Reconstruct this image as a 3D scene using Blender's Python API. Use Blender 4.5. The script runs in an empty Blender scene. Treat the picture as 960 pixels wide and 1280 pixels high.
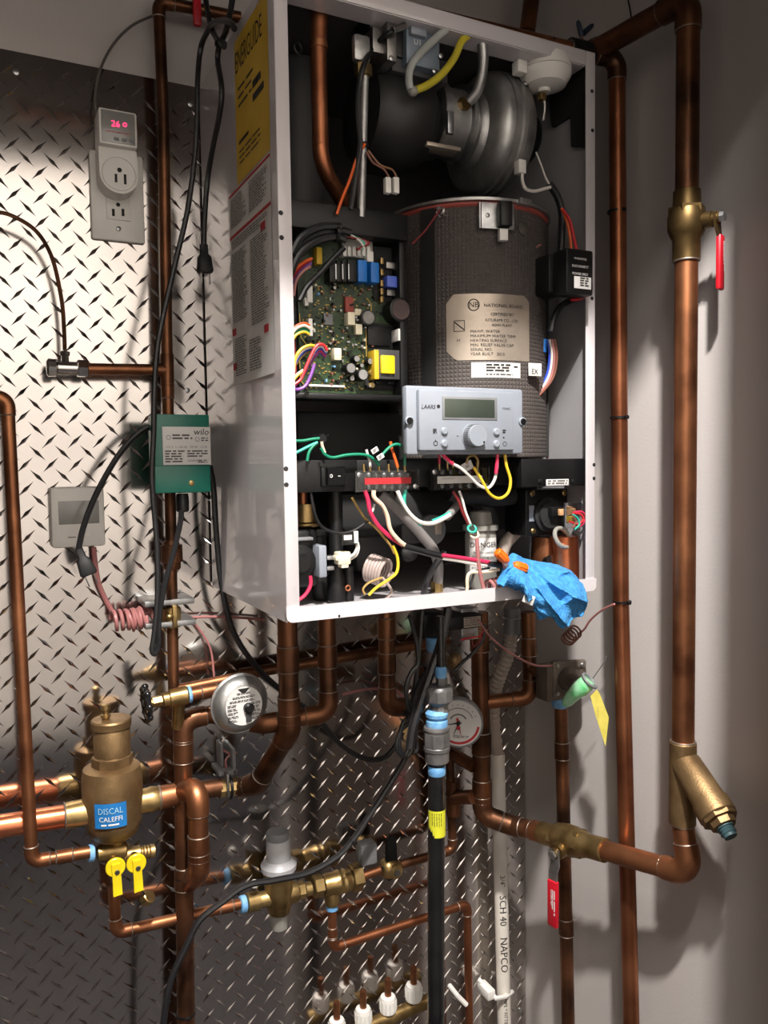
import bpy, bmesh, math, random
from mathutils import Vector, Matrix, noise
random.seed(7)
V = Vector
sc = bpy.context.scene
COL = sc.collection
PI = math.pi
# ------------------------------------------------------------------ camera (a phone lens, 1008 px focal length on 960x1280)
F, DIST, HT = 1008.0, 1.18, 1.45
CX = V((0.8934778, -0.4488811, -0.0142548))      # camera right, down, forward in the world
CD = V((-0.0386113, -0.0451537, -0.9982336))
CF = V((0.4474445, 0.8924499, -0.0576757))
CAM = V((0, -DIST, HT))
cam_data = bpy.data.cameras.new('camera')
cam = bpy.data.objects.new('camera', cam_data); COL.objects.link(cam)
cam.matrix_world = Matrix(((CX.x, -CD.x, -CF.x, CAM.x), (CX.y, -CD.y, -CF.y, CAM.y), (CX.z, -CD.z, -CF.z, CAM.z), (0, 0, 0, 1)))
cam_data.sensor_width = 36; cam_data.lens = F / 1280 * 36; cam_data.clip_start = 0.02
sc.camera = cam
# ------------------------------------------------------------------ world, lamp, exposure
wd = bpy.data.worlds.new('world'); sc.world = wd; wd.use_nodes = True
wd.node_tree.nodes['Background'].inputs[0].default_value = (0.95, 0.97, 1, 1)
wd.node_tree.nodes['Background'].inputs[1].default_value = 0.03
def lamp(name, loc, size, power, color, target=None):
    l = bpy.data.lights.new(name, 'AREA'); l.shape = 'DISK'; l.size = size; l.energy = power; l.color = color
    o = bpy.data.objects.new(name, l); COL.objects.link(o); o.location = loc
    if target is not None: o.rotation_euler = (V(target) - V(loc)).to_track_quat('-Z', 'Y').to_euler()
    return o
LAMP = V((0.14, -1.28, 2.74))
lamp('ceiling_lamp_light', LAMP, 0.08, 90, (1, 0.95, 0.90), (0.55, -0.45, 0.8))     # the lamp close above the doorway
lamp('rear_wall_fill_light', (-0.1, -1.45, 2.74), 0.35, 41, (1, 0.95, 0.91), (0.2, -2.35, 1.75))  # added fill, brightens the rear wall that the plate mirrors
sc.view_settings.view_transform = 'Standard'
try: sc.view_settings.look = 'None'
except Exception: pass
sc.view_settings.exposure = 0.0; sc.view_settings.gamma = 1.0; sc.view_settings.use_curve_mapping = False
sc.cycles.max_bounces = 8; sc.cycles.transparent_max_bounces = 12; sc.cycles.use_denoising = True
sc.cycles.sample_clamp_indirect = 6

# ------------------------------------------------------------------ measuring helpers (points of the place from its photograph)
def P(px, py, d=0.0):
    """the point seen at a pixel, d metres in front of the back wall"""
    q = CX * ((px - 480) / F) + CD * ((py - 640) / F) + CF
    return CAM + q * ((DIST - d) / q.y)
def Q(px, py, x):
    """the point seen at a pixel on the plane of constant x"""
    q = CX * ((px - 480) / F) + CD * ((py - 640) / F) + CF
    return CAM + q * (x / q.x)
def S(p): return (p - CAM).dot(CF) / F           # metres per pixel at a point
def rect(x0, y0, x1, y1, d):
    ym, xm = (y0 + y1) / 2, (x0 + x1) / 2
    return P(x0, ym, d).x, P(x1, ym, d).x, P(xm, y1, d).z, P(xm, y0, d).z
RIGHT, UP, OUT = V((1, 0, 0)), V((0, 0, 1)), V((0, -1, 0))

# ------------------------------------------------------------------ materials
def lin(c): return tuple(((v / 255) / 12.92 if v / 255 <= 0.04045 else ((v / 255 + 0.055) / 1.055) ** 2.4) for v in c)
MATS = {}
def mat(name, c, rough=0.5, metal=0.0, c2=None, scale=30, bump=0.0, bscale=200, coat=0.0, trans=0.0, emit=0.0, stretch=None, alpha=1.0, rvar=0.0, spec=0.5):
    m = bpy.data.materials.new(name); m.use_nodes = True
    nt = m.node_tree; b = nt.nodes['Principled BSDF']
    b.inputs['Base Color'].default_value = (*lin(c), 1); b.inputs['Roughness'].default_value = rough; b.inputs['Metallic'].default_value = metal
    b.inputs['Coat Weight'].default_value = coat; b.inputs['Transmission Weight'].default_value = trans; b.inputs['Alpha'].default_value = alpha
    b.inputs['Specular IOR Level'].default_value = spec
    if emit: b.inputs['Emission Color'].default_value = (*lin(c), 1); b.inputs['Emission Strength'].default_value = emit
    tc = nt.nodes.new('ShaderNodeTexCoord'); mp = nt.nodes.new('ShaderNodeMapping'); nt.links.new(tc.outputs['Object'], mp.inputs[0])
    if stretch: mp.inputs['Scale'].default_value = stretch
    n = nt.nodes.new('ShaderNodeTexNoise'); n.inputs['Scale'].default_value = scale; n.inputs['Detail'].default_value = 5; nt.links.new(mp.outputs[0], n.inputs['Vector'])
    c2 = c2 or tuple(min(255, v * 0.9) for v in c)
    r = nt.nodes.new('ShaderNodeValToRGB'); r.color_ramp.elements[0].position = 0.35; r.color_ramp.elements[1].position = 0.68
    r.color_ramp.elements[0].color = (*lin(c2), 1); r.color_ramp.elements[1].color = (*lin(c), 1)
    nt.links.new(n.outputs['Fac'], r.inputs[0]); nt.links.new(r.outputs[0], b.inputs['Base Color'])
    if rvar:
        mr = nt.nodes.new('ShaderNodeMapRange'); mr.inputs[3].default_value = rough - rvar; mr.inputs[4].default_value = rough + rvar
        nt.links.new(n.outputs['Fac'], mr.inputs[0]); nt.links.new(mr.outputs[0], b.inputs['Roughness'])
    if bump:
        n2 = nt.nodes.new('ShaderNodeTexNoise'); n2.inputs['Scale'].default_value = bscale; n2.inputs['Detail'].default_value = 3; nt.links.new(mp.outputs[0], n2.inputs['Vector'])
        bp = nt.nodes.new('ShaderNodeBump'); bp.inputs['Strength'].default_value = bump; bp.inputs['Distance'].default_value = 0.001
        nt.links.new(n2.outputs['Fac'], bp.inputs['Height']); nt.links.new(bp.outputs[0], b.inputs['Normal'])
    MATS[name] = m; return m
mat('wall_paint', (192, 186, 183), 0.6, c2=(187, 181, 178), scale=3, bump=0.25, bscale=260)
mat('room_wall', (232, 228, 222), 0.7, scale=2)
mat('dark_band', (58, 60, 68), 0.6, scale=4)  # dark paint of the added band on the rear wall
mat('ceiling_paint', (215, 212, 206), 0.8, scale=2)
mat('floor_wood', (42, 38, 42), 0.6, c2=(32, 30, 34), scale=6, stretch=(1, 8, 1))
mat('tread_plate', (200, 195, 191), 0.13, 1.0, c2=(186, 181, 178), scale=5, bump=0.06, bscale=14, rvar=0.03)
mat('copper', (176, 118, 82), 0.40, 0.92, c2=(112, 70, 48), scale=14, bump=0.12, bscale=60, rvar=0.08)
mat('copper_dark', (138, 92, 64), 0.42, 0.9, c2=(66, 46, 35), scale=12, bump=0.12, bscale=60, rvar=0.08)
mat('copper_red', (176, 114, 80), 0.38, 0.92, c2=(126, 76, 52), scale=12, bump=0.1, bscale=60, rvar=0.06)
mat('copper_bright', (216, 134, 96), 0.3, 0.95, c2=(176, 100, 66), scale=14, rvar=0.05)
mat('brass', (184, 158, 108), 0.36, 0.92, c2=(132, 108, 68), scale=30, bump=0.1, bscale=120, rvar=0.08)
mat('bronze', (152, 125, 88), 0.48, 0.8, c2=(118, 94, 64), scale=26, bump=0.35, bscale=420, rvar=0.06)
mat('solder', (168, 156, 144), 0.45, 0.9, scale=80)
mat('chrome', (214, 212, 208), 0.16, 1.0)
mat('zinc', (196, 198, 198), 0.34, 0.95, c2=(160, 162, 164), scale=60)
mat('steel', (150, 148, 144), 0.38, 0.95, c2=(112, 110, 108), scale=40)
mat('cast_alu', (190, 190, 188), 0.42, 0.9, c2=(150, 150, 149), scale=30, bump=0.3, bscale=160)
mat('white_enamel', (196, 191, 193), 0.2, coat=0.6, c2=(193, 188, 190), scale=8)
mat('deep_shade_enamel', (84, 80, 80), 0.6, c2=(74, 70, 70), scale=8)  # cabinet enamel with deep interior shade put into its colour
mat('shade_enamel', (150, 148, 150), 0.5, c2=(140, 138, 140), scale=8)  # cabinet enamel darkened to carry the shade on inner sides
mat('white_plastic', (222, 220, 214), 0.4, c2=(214, 211, 205), scale=20)
mat('ivory_plastic', (226, 218, 190), 0.4)
mat('grey_plastic', (132, 138, 147), 0.42, c2=(127, 133, 142), scale=30)
mat('mid_grey', (118, 120, 122), 0.5)
mat('dark_grey', (58, 57, 58), 0.5)
mat('black_plastic', (17, 17, 18), 0.42, c2=(12, 12, 13), scale=40, spec=.35)
mat('black_matte', (20, 19, 19), 0.8)
mat('black_rubber', (30, 30, 31), 0.6, c2=(22, 22, 23), scale=60)
mat('black_cable', (26, 26, 28), 0.38)
mat('grey_cable', (128, 124, 122), 0.42)
mat('black_iron', (26, 26, 27), 0.3, c2=(14, 14, 15), scale=30, coat=0.3, rvar=0.1)
mat('galvanised', (132, 130, 128), 0.45, 0.6, c2=(96, 95, 95), scale=40, bump=0.4, bscale=200)
mat('blue_sealant', (84, 142, 194), 0.6, c2=(122, 170, 208), scale=90, bump=0.6, bscale=300)
mat('pump_green', (14, 104, 88), 0.36, c2=(11, 96, 81), scale=20)
mat('label_white', (206, 204, 201), 0.5, c2=(200, 198, 195), scale=20)
mat('label_silver', (186, 174, 160), 0.34, 0.55, c2=(166, 154, 140), scale=20)
mat('label_yellow', (206, 170, 42), 0.5, c2=(194, 156, 30), scale=20)
mat('label_blue', (28, 112, 178), 0.45)
mat('ink', (24, 22, 22), 0.7)
mat('ink_grey', (112, 108, 106), 0.7)
mat('ink_red', (176, 34, 40), 0.6)
mat('ink_white', (232, 230, 228), 0.6)
mat('red_plastic', (206, 34, 48), 0.4)
mat('red_grip', (190, 22, 40), 0.38, c2=(176, 18, 34), scale=40)
mat('yellow_plastic', (236, 208, 26), 0.36)
mat('yellow_tag', (208, 194, 92), 0.6, c2=(190, 176, 76), scale=60)
mat('orange_plastic', (240, 112, 22), 0.45)
mat('blue_plastic', (24, 112, 196), 0.4)
mat('blue_violet', (76, 104, 206), 0.4)
mat('pcb_green', (46, 70, 34), 0.42, c2=(22, 40, 22), scale=170, bump=0.4, bscale=500)
mat('pcb_gold', (186, 156, 84), 0.4, 0.5)
mat('lcd', (58, 66, 58), 0.35, coat=0.15)
mat('pale_grey', (178, 178, 181), 0.42)
mat('lcd_grey', (138, 138, 134), 0.25, coat=0.4)
mat('led_red', (255, 40, 90), 0.5, emit=4.0)
mat('drum_foam', (74, 67, 64), 0.7, c2=(66, 60, 57), scale=20)
mat('gasket_red', (150, 66, 56), 0.6)
mat('boot_rubber', (26, 25, 25), 0.5, c2=(20, 19, 19), scale=10)
mat('cloth_blue', (64, 142, 198), 0.95, c2=(46, 120, 180), scale=160, bump=1.0, bscale=700)
mat('pvc_white', (220, 214, 204), 0.42, c2=(212, 205, 194), scale=8)
mat('hose_tan', (168, 156, 146), 0.5, c2=(156, 144, 134), scale=20)
mat('hose_pink', (172, 156, 150), 0.5)
mat('clear_plastic', (240, 243, 243), 0.04, trans=1.0, c2=(236, 240, 240))
mat('milky_plastic', (164, 162, 154), 0.35, trans=0.35)
mat('green_clear', (96, 226, 132), 0.2, trans=0.35, coat=0.6, c2=(200, 246, 214), scale=70)
mat('tube_clear', (190, 194, 190), 0.25, trans=0.3)
mat('tube_yellow', (206, 192, 54), 0.35, trans=0.2)
mat('handwheel', (20, 20, 21), 0.25, coat=0.6)
mat('valve_grey', (112, 101, 92), 0.5, 0.4, c2=(90, 82, 75), scale=30, bump=0.3, bscale=200)
for n_, c_ in dict(red=(206, 36, 46), crimson=(214, 44, 84), white=(228, 222, 214), cream=(226, 204, 176), yellow=(226, 190, 44), orange=(226, 98, 36), green=(20, 128, 96), teal=(46, 168, 146),
                   blue=(44, 76, 190), purple=(122, 70, 150), pink=(166, 108, 106), brown=(122, 74, 58), black=(24, 24, 25), grey=(120, 118, 118), copperwire=(126, 84, 56), mustard=(168, 136, 74), darkred=(120, 26, 30), greyish=(92, 86, 82)).items():
    mat('wire_' + n_, c_, 0.4)
# insulation with a woven grid: the drum's own bump
def grid_bump(m, sx, sy):
    nt = m.node_tree; b = nt.nodes['Principled BSDF']
    uv = nt.nodes.new('ShaderNodeUVMap'); sep = nt.nodes.new('ShaderNodeSeparateXYZ'); nt.links.new(uv.outputs[0], sep.inputs[0])
    o = []
    for i, s in ((0, sx), (1, sy)):
        k = nt.nodes.new('ShaderNodeMath'); k.operation = 'MULTIPLY'; k.inputs[1].default_value = s; nt.links.new(sep.outputs[i], k.inputs[0])
        q = nt.nodes.new('ShaderNodeMath'); q.operation = 'SINE'; nt.links.new(k.outputs[0], q.inputs[0])
        a = nt.nodes.new('ShaderNodeMath'); a.operation = 'ABSOLUTE'; nt.links.new(q.outputs[0], a.inputs[0]); o.append(a)
    mn = nt.nodes.new('ShaderNodeMath'); mn.operation = 'MINIMUM'; nt.links.new(o[0].outputs[0], mn.inputs[0]); nt.links.new(o[1].outputs[0], mn.inputs[1])
    bp = nt.nodes.new('ShaderNodeBump'); bp.inputs['Strength'].default_value = 0.7; bp.inputs['Distance'].default_value = 0.0012
    nt.links.new(mn.outputs[0], bp.inputs['Height']); nt.links.new(bp.outputs[0], b.inputs['Normal'])

# ------------------------------------------------------------------ mesh building
def frame_of(axis):
    a = V(axis).normalized(); t = UP if abs(a.z) < 0.9 else V((1, 0, 0))
    u = t.cross(a).normalized(); w = a.cross(u)
    return a, u, w
FONT_CACHE = {}
class MB:
    def __init__(self): self.v = []; self.f = []; self.uv = None
    def add(self, vs, fs):
        n = len(self.v); self.v += [V(p) for p in vs]; self.f += [tuple(i + n for i in f) for f in fs]; return self
    def box(self, c, s, bev=0.0, ax=None):
        ax = ax or (V((1, 0, 0)), V((0, 1, 0)), V((0, 0, 1)))
        h = [abs(k) / 2 for k in s]; b = min(bev, min(h) * 0.95)
        if b <= 0:
            vs = [(x, y, z) for x in (-h[0], h[0]) for y in (-h[1], h[1]) for z in (-h[2], h[2])]
            fs = [(0, 1, 3, 2), (4, 6, 7, 5), (0, 4, 5, 1), (2, 3, 7, 6), (0, 2, 6, 4), (1, 5, 7, 3)]
        else:
            bm = bmesh.new(); bmesh.ops.create_cube(bm, size=1)
            for p in bm.verts: p.co = V((p.co.x * 2 * h[0], p.co.y * 2 * h[1], p.co.z * 2 * h[2]))
            bmesh.ops.bevel(bm, geom=list(bm.edges), offset=b, segments=2, affect='EDGES', profile=0.5)
            bm.verts.index_update(); vs = [tuple(p.co) for p in bm.verts]; fs = [tuple(p.index for p in f.verts) for f in bm.faces]; bm.free()
        c = V(c)
        return self.add([c + ax[0] * p[0] + ax[1] * p[1] + ax[2] * p[2] for p in vs], fs)
    def bx(self, x0, y0, x1, y1, d0, d1, bev=0.0):
        """a box whose face at d0 (towards the viewer) covers the pixel rectangle; d1 is its back"""
        a, b, lo, hi = rect(x0, y0, x1, y1, d0)
        return self.box(((a + b) / 2, -(d0 + d1) / 2, (lo + hi) / 2), (b - a, d0 - d1, hi - lo), bev)
    def tube(self, pts, r, seg=8, caps=True):
        pts = [V(p) for p in pts]; n = len(pts); rs = r if isinstance(r, (list, tuple)) else [r] * n
        tg = [((pts[min(i + 1, n - 1)] - pts[max(i - 1, 0)]).normalized() if (pts[min(i + 1, n - 1)] - pts[max(i - 1, 0)]).length > 1e-9 else V((0, 0, 1))) for i in range(n)]
        _, u, w = frame_of(tg[0]); vs = []; fs = []
        for i in range(n):
            if i:
                q = tg[i - 1].rotation_difference(tg[i]); u = q @ u
                u = (u - tg[i] * u.dot(tg[i])).normalized()
            w = tg[i].cross(u)
            vs += [pts[i] + (u * math.cos(2 * PI * k / seg) + w * math.sin(2 * PI * k / seg)) * rs[i] for k in range(seg)]
        for i in range(n - 1):
            for k in range(seg):
                k2 = (k + 1) % seg; fs.append((i * seg + k, i * seg + k2, (i + 1) * seg + k2, (i + 1) * seg + k))
        if caps: fs += [tuple(range(seg))[::-1], tuple(range((n - 1) * seg, n * seg))]
        return self.add(vs, fs)
    def lathe(self, o, axis, prof, seg=24):
        """prof: (distance along the axis, radius)"""
        a, u, w = frame_of(axis); o = V(o); vs = []; fs = []
        for t, r in prof:
            r = max(r, 1e-5); vs += [o + a * t + (u * math.cos(2 * PI * k / seg) + w * math.sin(2 * PI * k / seg)) * r for k in range(seg)]
        for i in range(len(prof) - 1):
            for k in range(seg):
                k2 = (k + 1) % seg; fs.append((i * seg + k, i * seg + k2, (i + 1) * seg + k2, (i + 1) * seg + k))
        fs += [tuple(range(seg))[::-1], tuple(range((len(prof) - 1) * seg, len(prof) * seg))]
        return self.add(vs, fs)
    def cyl(self, p0, p1, r0, r1=None, seg=20, ch=0.0):
        p0, p1 = V(p0), V(p1); L = (p1 - p0).length; r1 = r0 if r1 is None else r1
        pr = [(0, r0 - ch), (ch, r0), (L - ch, r1), (L, r1 - ch)] if ch else [(0, r0), (L, r1)]
        return self.lathe(p0, p1 - p0, pr, seg)
    def torus(self, o, axis, R, r, seg=28, rs=8):
        a, u, w = frame_of(axis); o = V(o); vs = []; fs = []
        for i in range(seg):
            t = 2 * PI * i / seg; e = u * math.cos(t) + w * math.sin(t)
            vs += [o + e * (R + r * math.cos(2 * PI * k / rs)) + a * (r * math.sin(2 * PI * k / rs)) for k in range(rs)]
        for i in range(seg):
            for k in range(rs):
                i2, k2 = (i + 1) % seg, (k + 1) % rs; fs.append((i * rs + k, i2 * rs + k, i2 * rs + k2, i * rs + k2))
        return self.add(vs, fs)
    def ball(self, o, r, sx=1, sy=1, sz=1, seg=14, rings=9):
        o = V(o); vs = []; fs = []
        for i in range(rings + 1):
            t = PI * i / rings
            for k in range(seg):
                p = 2 * PI * k / seg; rr = max(math.sin(t), 1e-4)
                vs.append(o + V((r * sx * rr * math.cos(p), r * sy * rr * math.sin(p), r * sz * math.cos(t))))
        for i in range(rings):
            for k in range(seg):
                k2 = (k + 1) % seg; fs.append((i * seg + k, (i + 1) * seg + k, (i + 1) * seg + k2, i * seg + k2))
        return self.add(vs, fs)
    def prism(self, outline, ext):
        o = [V(p) for p in outline]; e = V(ext); n = len(o)
        return self.add(o + [p + e for p in o], [tuple(range(n)), tuple(range(2 * n - 1, n - 1, -1))] + [(i, i + n, (i + 1) % n + n, (i + 1) % n) for i in range(n)])
    def quad(self, a, b, c, d): return self.add([a, b, c, d], [(0, 1, 2, 3)])
    def text(self, s, o, size, right=RIGHT, up=UP, center=False, out=0.0004, sx=1.0, shear=0.0):
        key = (s, shear)
        if key not in FONT_CACHE:
            cu = bpy.data.curves.new('lettering', 'FONT'); cu.body = s; cu.size = 1; cu.resolution_u = 2; cu.shear = shear
            ob = bpy.data.objects.new('lettering', cu); me = bpy.data.meshes.new_from_object(ob)
            FONT_CACHE[key] = ([tuple(p.co) for p in me.vertices], [tuple(p.vertices) for p in me.polygons])
            bpy.data.objects.remove(ob); bpy.data.curves.remove(cu); bpy.data.meshes.remove(me)
        vs, fs = FONT_CACHE[key]; n = right.cross(up).normalized(); o = V(o)
        if not vs: return self
        w = max(p[0] for p in vs) if center else 0
        return self.add([o + right * ((p[0] - w / 2) * size * sx) + up * (p[1] * size) + n * out for p in vs], fs)
    def lines(self, o, w, h, n, right=RIGHT, up=UP, out=0.0004, fill=0.55, ragged=0.3):
        """illegible small print: n rows of word-long dashes in a w x h block whose top corner is o"""
        nn = right.cross(up).normalized(); o = V(o); ph = h / n
        for i in range(n):
            x = 0; e = w * (1 - random.random() * ragged)
            while x < e:
                l = min(e - x, ph * random.uniform(1.2, 4.5)); y0 = -(i + fill) * ph; y1 = -i * ph
                self.quad(o + right * x + up * y0 + nn * out, o + right * (x + l) + up * y0 + nn * out, o + right * (x + l) + up * y1 + nn * out, o + right * x + up * y1 + nn * out)
                x += l + ph * 0.6
        return self
    def slices(self, axis, step):
        """cut the faces crosswise so that they can follow a curve"""
        bm = bmesh.new(); vv = [bm.verts.new(p) for p in self.v]
        for f in self.f:
            try: bm.faces.new([vv[i] for i in f])
            except ValueError: pass
        lo, hi = min(p.dot(axis) for p in self.v), max(p.dot(axis) for p in self.v); k = lo + step
        while k < hi:
            bmesh.ops.bisect_plane(bm, geom=list(bm.verts) + list(bm.edges) + list(bm.faces), plane_co=axis * k, plane_no=axis); k += step
        bm.verts.index_update(); self.v = [p.co.copy() for p in bm.verts]; self.f = [tuple(p.index for p in f.verts) for f in bm.faces]; bm.free(); return self
    def build(self, name, m, parent=None, loc=None, smooth=35):
        return link_mesh(name, self.v, self.f, m, parent, loc, smooth)
ORG = {}
def link_mesh(name, vs, fs, m, parent=None, loc=None, smooth=35):
    L = ORG[parent.name] if parent is not None else V(loc if loc is not None else (sum((p.x for p in vs)) / len(vs), sum((p.y for p in vs)) / len(vs), min(p.z for p in vs)))
    me = bpy.data.meshes.new(name); me.from_pydata([tuple(p - L) for p in vs], [], fs)
    me.materials.append(MATS[m] if isinstance(m, str) else m)
    if smooth:
        me.polygons.foreach_set('use_smooth', [True] * len(me.polygons)); me.set_sharp_from_angle(angle=math.radians(smooth))
    me.update()
    o = bpy.data.objects.new(name, me); COL.objects.link(o)
    if parent is not None: o.parent = parent
    else: o.location = L
    ORG[o.name] = L
    return o
def thing(name, label, cat, loc, group=None):
    o = bpy.data.objects.new(name, None); COL.objects.link(o); o.location = loc; o.empty_display_size = 0.02
    ORG[o.name] = V(loc); tag(o, label, cat, group); return o
def tag(o, label, cat, group=None):
    o['label'] = label; o['category'] = cat
    if group: o['group'] = group
    return o
def struct(o): o['kind'] = 'structure'; return o
def lab(o, label): o['label'] = label; return o
def spline(pts, n=6):
    pts = [V(p) for p in pts]
    if len(pts) < 3: return [pts[0].lerp(pts[-1], t / n) for t in range(n + 1)]
    e = [pts[0] * 2 - pts[1]] + pts + [pts[-1] * 2 - pts[-2]]; out = []
    for i in range(1, len(e) - 2):
        a, b, c, d = e[i - 1:i + 3]
        for k in range(n):
            t = k / n; out.append(0.5 * ((2 * b) + (c - a) * t + (2 * a - 5 * b + 4 * c - d) * t * t + (3 * b - a - 3 * c + d) * t ** 3))
    out.append(pts[-1]); return out
def to_floor(a, b):
    """the straight line a-b carried on down to the floor"""
    return b + (b - a) * ((b.z - 0.004) / (a.z - b.z))
def PX(x, y, d, xmax):
    p = P(x, y, d); return p if p.x <= xmax else Q(x, y, xmax)
def px(l, d=None):
    """pixel path -> points; entries (x, y) use d, (x, y, d) carry their own"""
    return [P(p[0], p[1], p[2] if len(p) > 2 else d) for p in l]
def wire(label, pts, r, m, d=None, group=None, name='wire', cat='wire', seg=8, n=6, xmax=9.0):
    o = MB().tube(spline([PX(p[0], p[1], p[2] if len(p) > 2 else d, xmax) for p in pts], n), r, seg).build(name, m)
    return tag(o, label, cat, group)
def helix(a, b, R, turns, seg=14, flat=1.0, phase=0.0):
    a, b = V(a), V(b); ax, u, w = frame_of(b - a); out = []
    for i in range(int(turns * seg) + 1):
        t = i / (turns * seg); k = 2 * PI * i / seg + phase
        out.append(a.lerp(b, t) + (u * math.cos(k) + w * math.sin(k) * flat) * R)
    return out
def pipe_run(label, pts, r, m='copper', name='copper_pipe', cat='pipe', group=None, couplings=(), elbows=True, solder=True, bend=1.55, part='straight_pipe', em=None):
    """a soldered run: straight pieces, an elbow fitting at every corner, couplings at (segment, fraction)"""
    pts = [V(p) for p in pts]; root = thing(name, label, cat, pts[0], group); em = em or m
    cut = [0.0] * len(pts); dirs = [(pts[i + 1] - pts[i]).normalized() for i in range(len(pts) - 1)]
    for i in range(1, len(pts) - 1):
        th = dirs[i - 1].angle(dirs[i])
        if th < 0.12: continue
        R = bend * r; t = R * math.tan(th / 2); lim = 0.45 * min((pts[i] - pts[i - 1]).length, (pts[i + 1] - pts[i]).length)
        if t > lim: t = lim; R = t / math.tan(th / 2)
        cut[i] = t
        a, b = dirs[i - 1], dirs[i]; p0 = pts[i] - a * t; nrm = (b - a * b.dot(a)).normalized(); c = p0 + nrm * R
        arc = [c - nrm * (R * math.cos(th * k / 8)) + a * (R * math.sin(th * k / 8)) for k in range(9)]
        if elbows:
            so = min(1.15 * r, (pts[i] - pts[i - 1]).length * 0.3, (pts[i + 1] - pts[i]).length * 0.3)
            e = MB().tube([p0 - a * so] + arc + [arc[-1] + b * so], r * 1.13, 18).build('elbow', em, root)
            if solder:
                MB().torus(p0 - a * so, a, r * 1.07, 0.0009, 20, 6).build('solder_ring', 'solder', root); MB().torus(arc[-1] + b * so, b, r * 1.07, 0.0009, 20, 6).build('solder_ring', 'solder', root)
        else: MB().tube(arc, r, 18).build('bend', em, root)
    for i in range(len(pts) - 1):
        a = pts[i] + dirs[i] * cut[i]; b = pts[i + 1] - dirs[i] * cut[i + 1]
        if (b - a).length > 1e-4: MB().tube([a, a.lerp(b, 0.5), b], r, 18).build(part, m, root)
    for k, f in couplings:
        c = pts[k].lerp(pts[k + 1], f); a = dirs[k]; h = 1.25 * r
        MB().lathe(c - a * h, a, [(0, r * 1.02), (0.0006, r * 1.12), (2 * h - 0.0006, r * 1.12), (2 * h, r * 1.02)], 18).build('coupling', em, root)
        if solder:
            for s in (-1, 1): MB().torus(c + a * (h * s), a, r * 1.06, 0.001, 20, 6).build('solder_ring', 'solder', root)
    return root
def screw(c, r, m='zinc', axis=OUT, parent=None, name='screw', h=0.0015):
    a, u, w = frame_of(axis); b = MB().lathe(V(c), axis, [(0, r), (h * 0.6, r), (h, r * 0.65)], 14)
    o = b.build(name, m, parent)
    return o
def tie(label, p, axis, r, name='cable_tie'):
    a, u, w = frame_of(axis); t = thing(name, label, 'cable tie', p)
    MB().lathe(V(p) - a * 0.0015, a, [(0, r), (0, r + 0.0014), (0.003, r + 0.0014), (0.003, r)], 20).build('strap', 'black_plastic', t)
    MB().box(V(p) + V((0.006, -1, 0)).normalized() * (r + 0.002), (0.006, 0.004, 0.005), 0.0008).build('buckle', 'black_plastic', t)
    return t
# ================================================================== the setting: a closet off a lit room
XW = 0.873                                        # right wall of the closet
def wall(name, x0, x1, y0, y1, z0, z1, m='wall_paint'):
    return struct(MB().box(((x0 + x1) / 2, (y0 + y1) / 2, (z0 + z1) / 2), (x1 - x0, y1 - y0, z1 - z0)).build(name, m, smooth=0))
wall('wall_back', -0.90, XW + 0.1, 0.0, 0.1, 0, 2.9)
wall('wall_right', XW, XW + 0.1, -0.73, 0.0, 0, 2.9)
wall('wall_left', -0.90, -0.80, -0.73, 0.0, 0, 2.9)
HEAD = 2.10
wall('wall_front', 0.655, 2.2, -0.73, -0.68, 0, 2.9, 'wall_paint')
wall('wall_front_side', -2.6, -0.20, -0.73, -0.68, 0, 2.9, 'wall_paint')
wall('wall_front_header', -0.20, 0.655, -0.73, -0.68, HEAD, 2.9, 'wall_paint')
wall('floor', -2.6, 2.2, -2.45, 0.1, -0.1, 0, 'floor_wood')
wall('ceiling', -2.6, 2.2, -2.45, 0.1, 2.78, 2.9, 'ceiling_paint')
wall('wall_room_rear', -2.6, 2.2, -2.45, -2.35, 0, 2.9, 'room_wall')
wall('wall_room_left', -2.6, -2.5, -2.35, -0.73, 0, 2.9, 'room_wall')
wall('wall_room_right', 2.1, 2.2, -2.35, -0.73, 0, 2.9, 'room_wall')
wall('added_dark_band_1', -2.5, 2.1, -2.35, -2.33, 0, 0.38, 'dark_band')  # added dark band, darkens the low reflections in the plate
# the diamond plate on the back wall, every tread embossed
PZ = 1.994
plate = thing('diamond_plate_sheet', 'aluminium diamond plate sheet covering the wall behind the pipework', 'metal sheet', (0.03, -.0004, 0.02))
MB().box((0.0355, -0.0014, 1.007), (1.671, 0.0020, 1.974)).build('sheet', 'tread_plate', plate, smooth=0)
o0 = P(101.7, 328.3, 0.0024); pitch = 0.0322
tr = MB()
def lug(cx, cz, s):
    L, W, H = 0.0146, 0.0025, 0.0014; a = V((0.7071, 0, 0.7071 * s)); b = V((-0.7071 * s, 0, 0.7071)); c = V((cx, -0.0024, cz)); n = OUT
    vs = [c + a * L, c + a * L * .45 + b * W * .42, c + b * W, c - a * L * .45 + b * W * .42, c - a * L, c - a * L * .45 - b * W * .42, c - b * W, c + a * L * .45 - b * W * .42,
          c + a * L * .5 + n * H * .55, c + n * H, c - a * L * .5 + n * H * .55]
    tr.add(vs, [(0, 1, 8), (1, 2, 9, 8), (2, 3, 10, 9), (3, 4, 10), (4, 5, 10), (5, 6, 9, 10), (6, 7, 8, 9), (7, 0, 8)])
for i in range(-5, 26):
    for j in range(-42, 16):
        for k, s in ((0, -1), (0.5, 1)):
            x, z = o0.x + (i + k) * pitch, o0.z + (j + k) * pitch
            if -0.06 < x < XW - 0.012 and 0.3 < z < PZ - 0.012: lug(x, z, s)
tr.build('raised_tread', 'tread_plate', plate, smooth=60)['kind'] = 'stuff'
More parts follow.
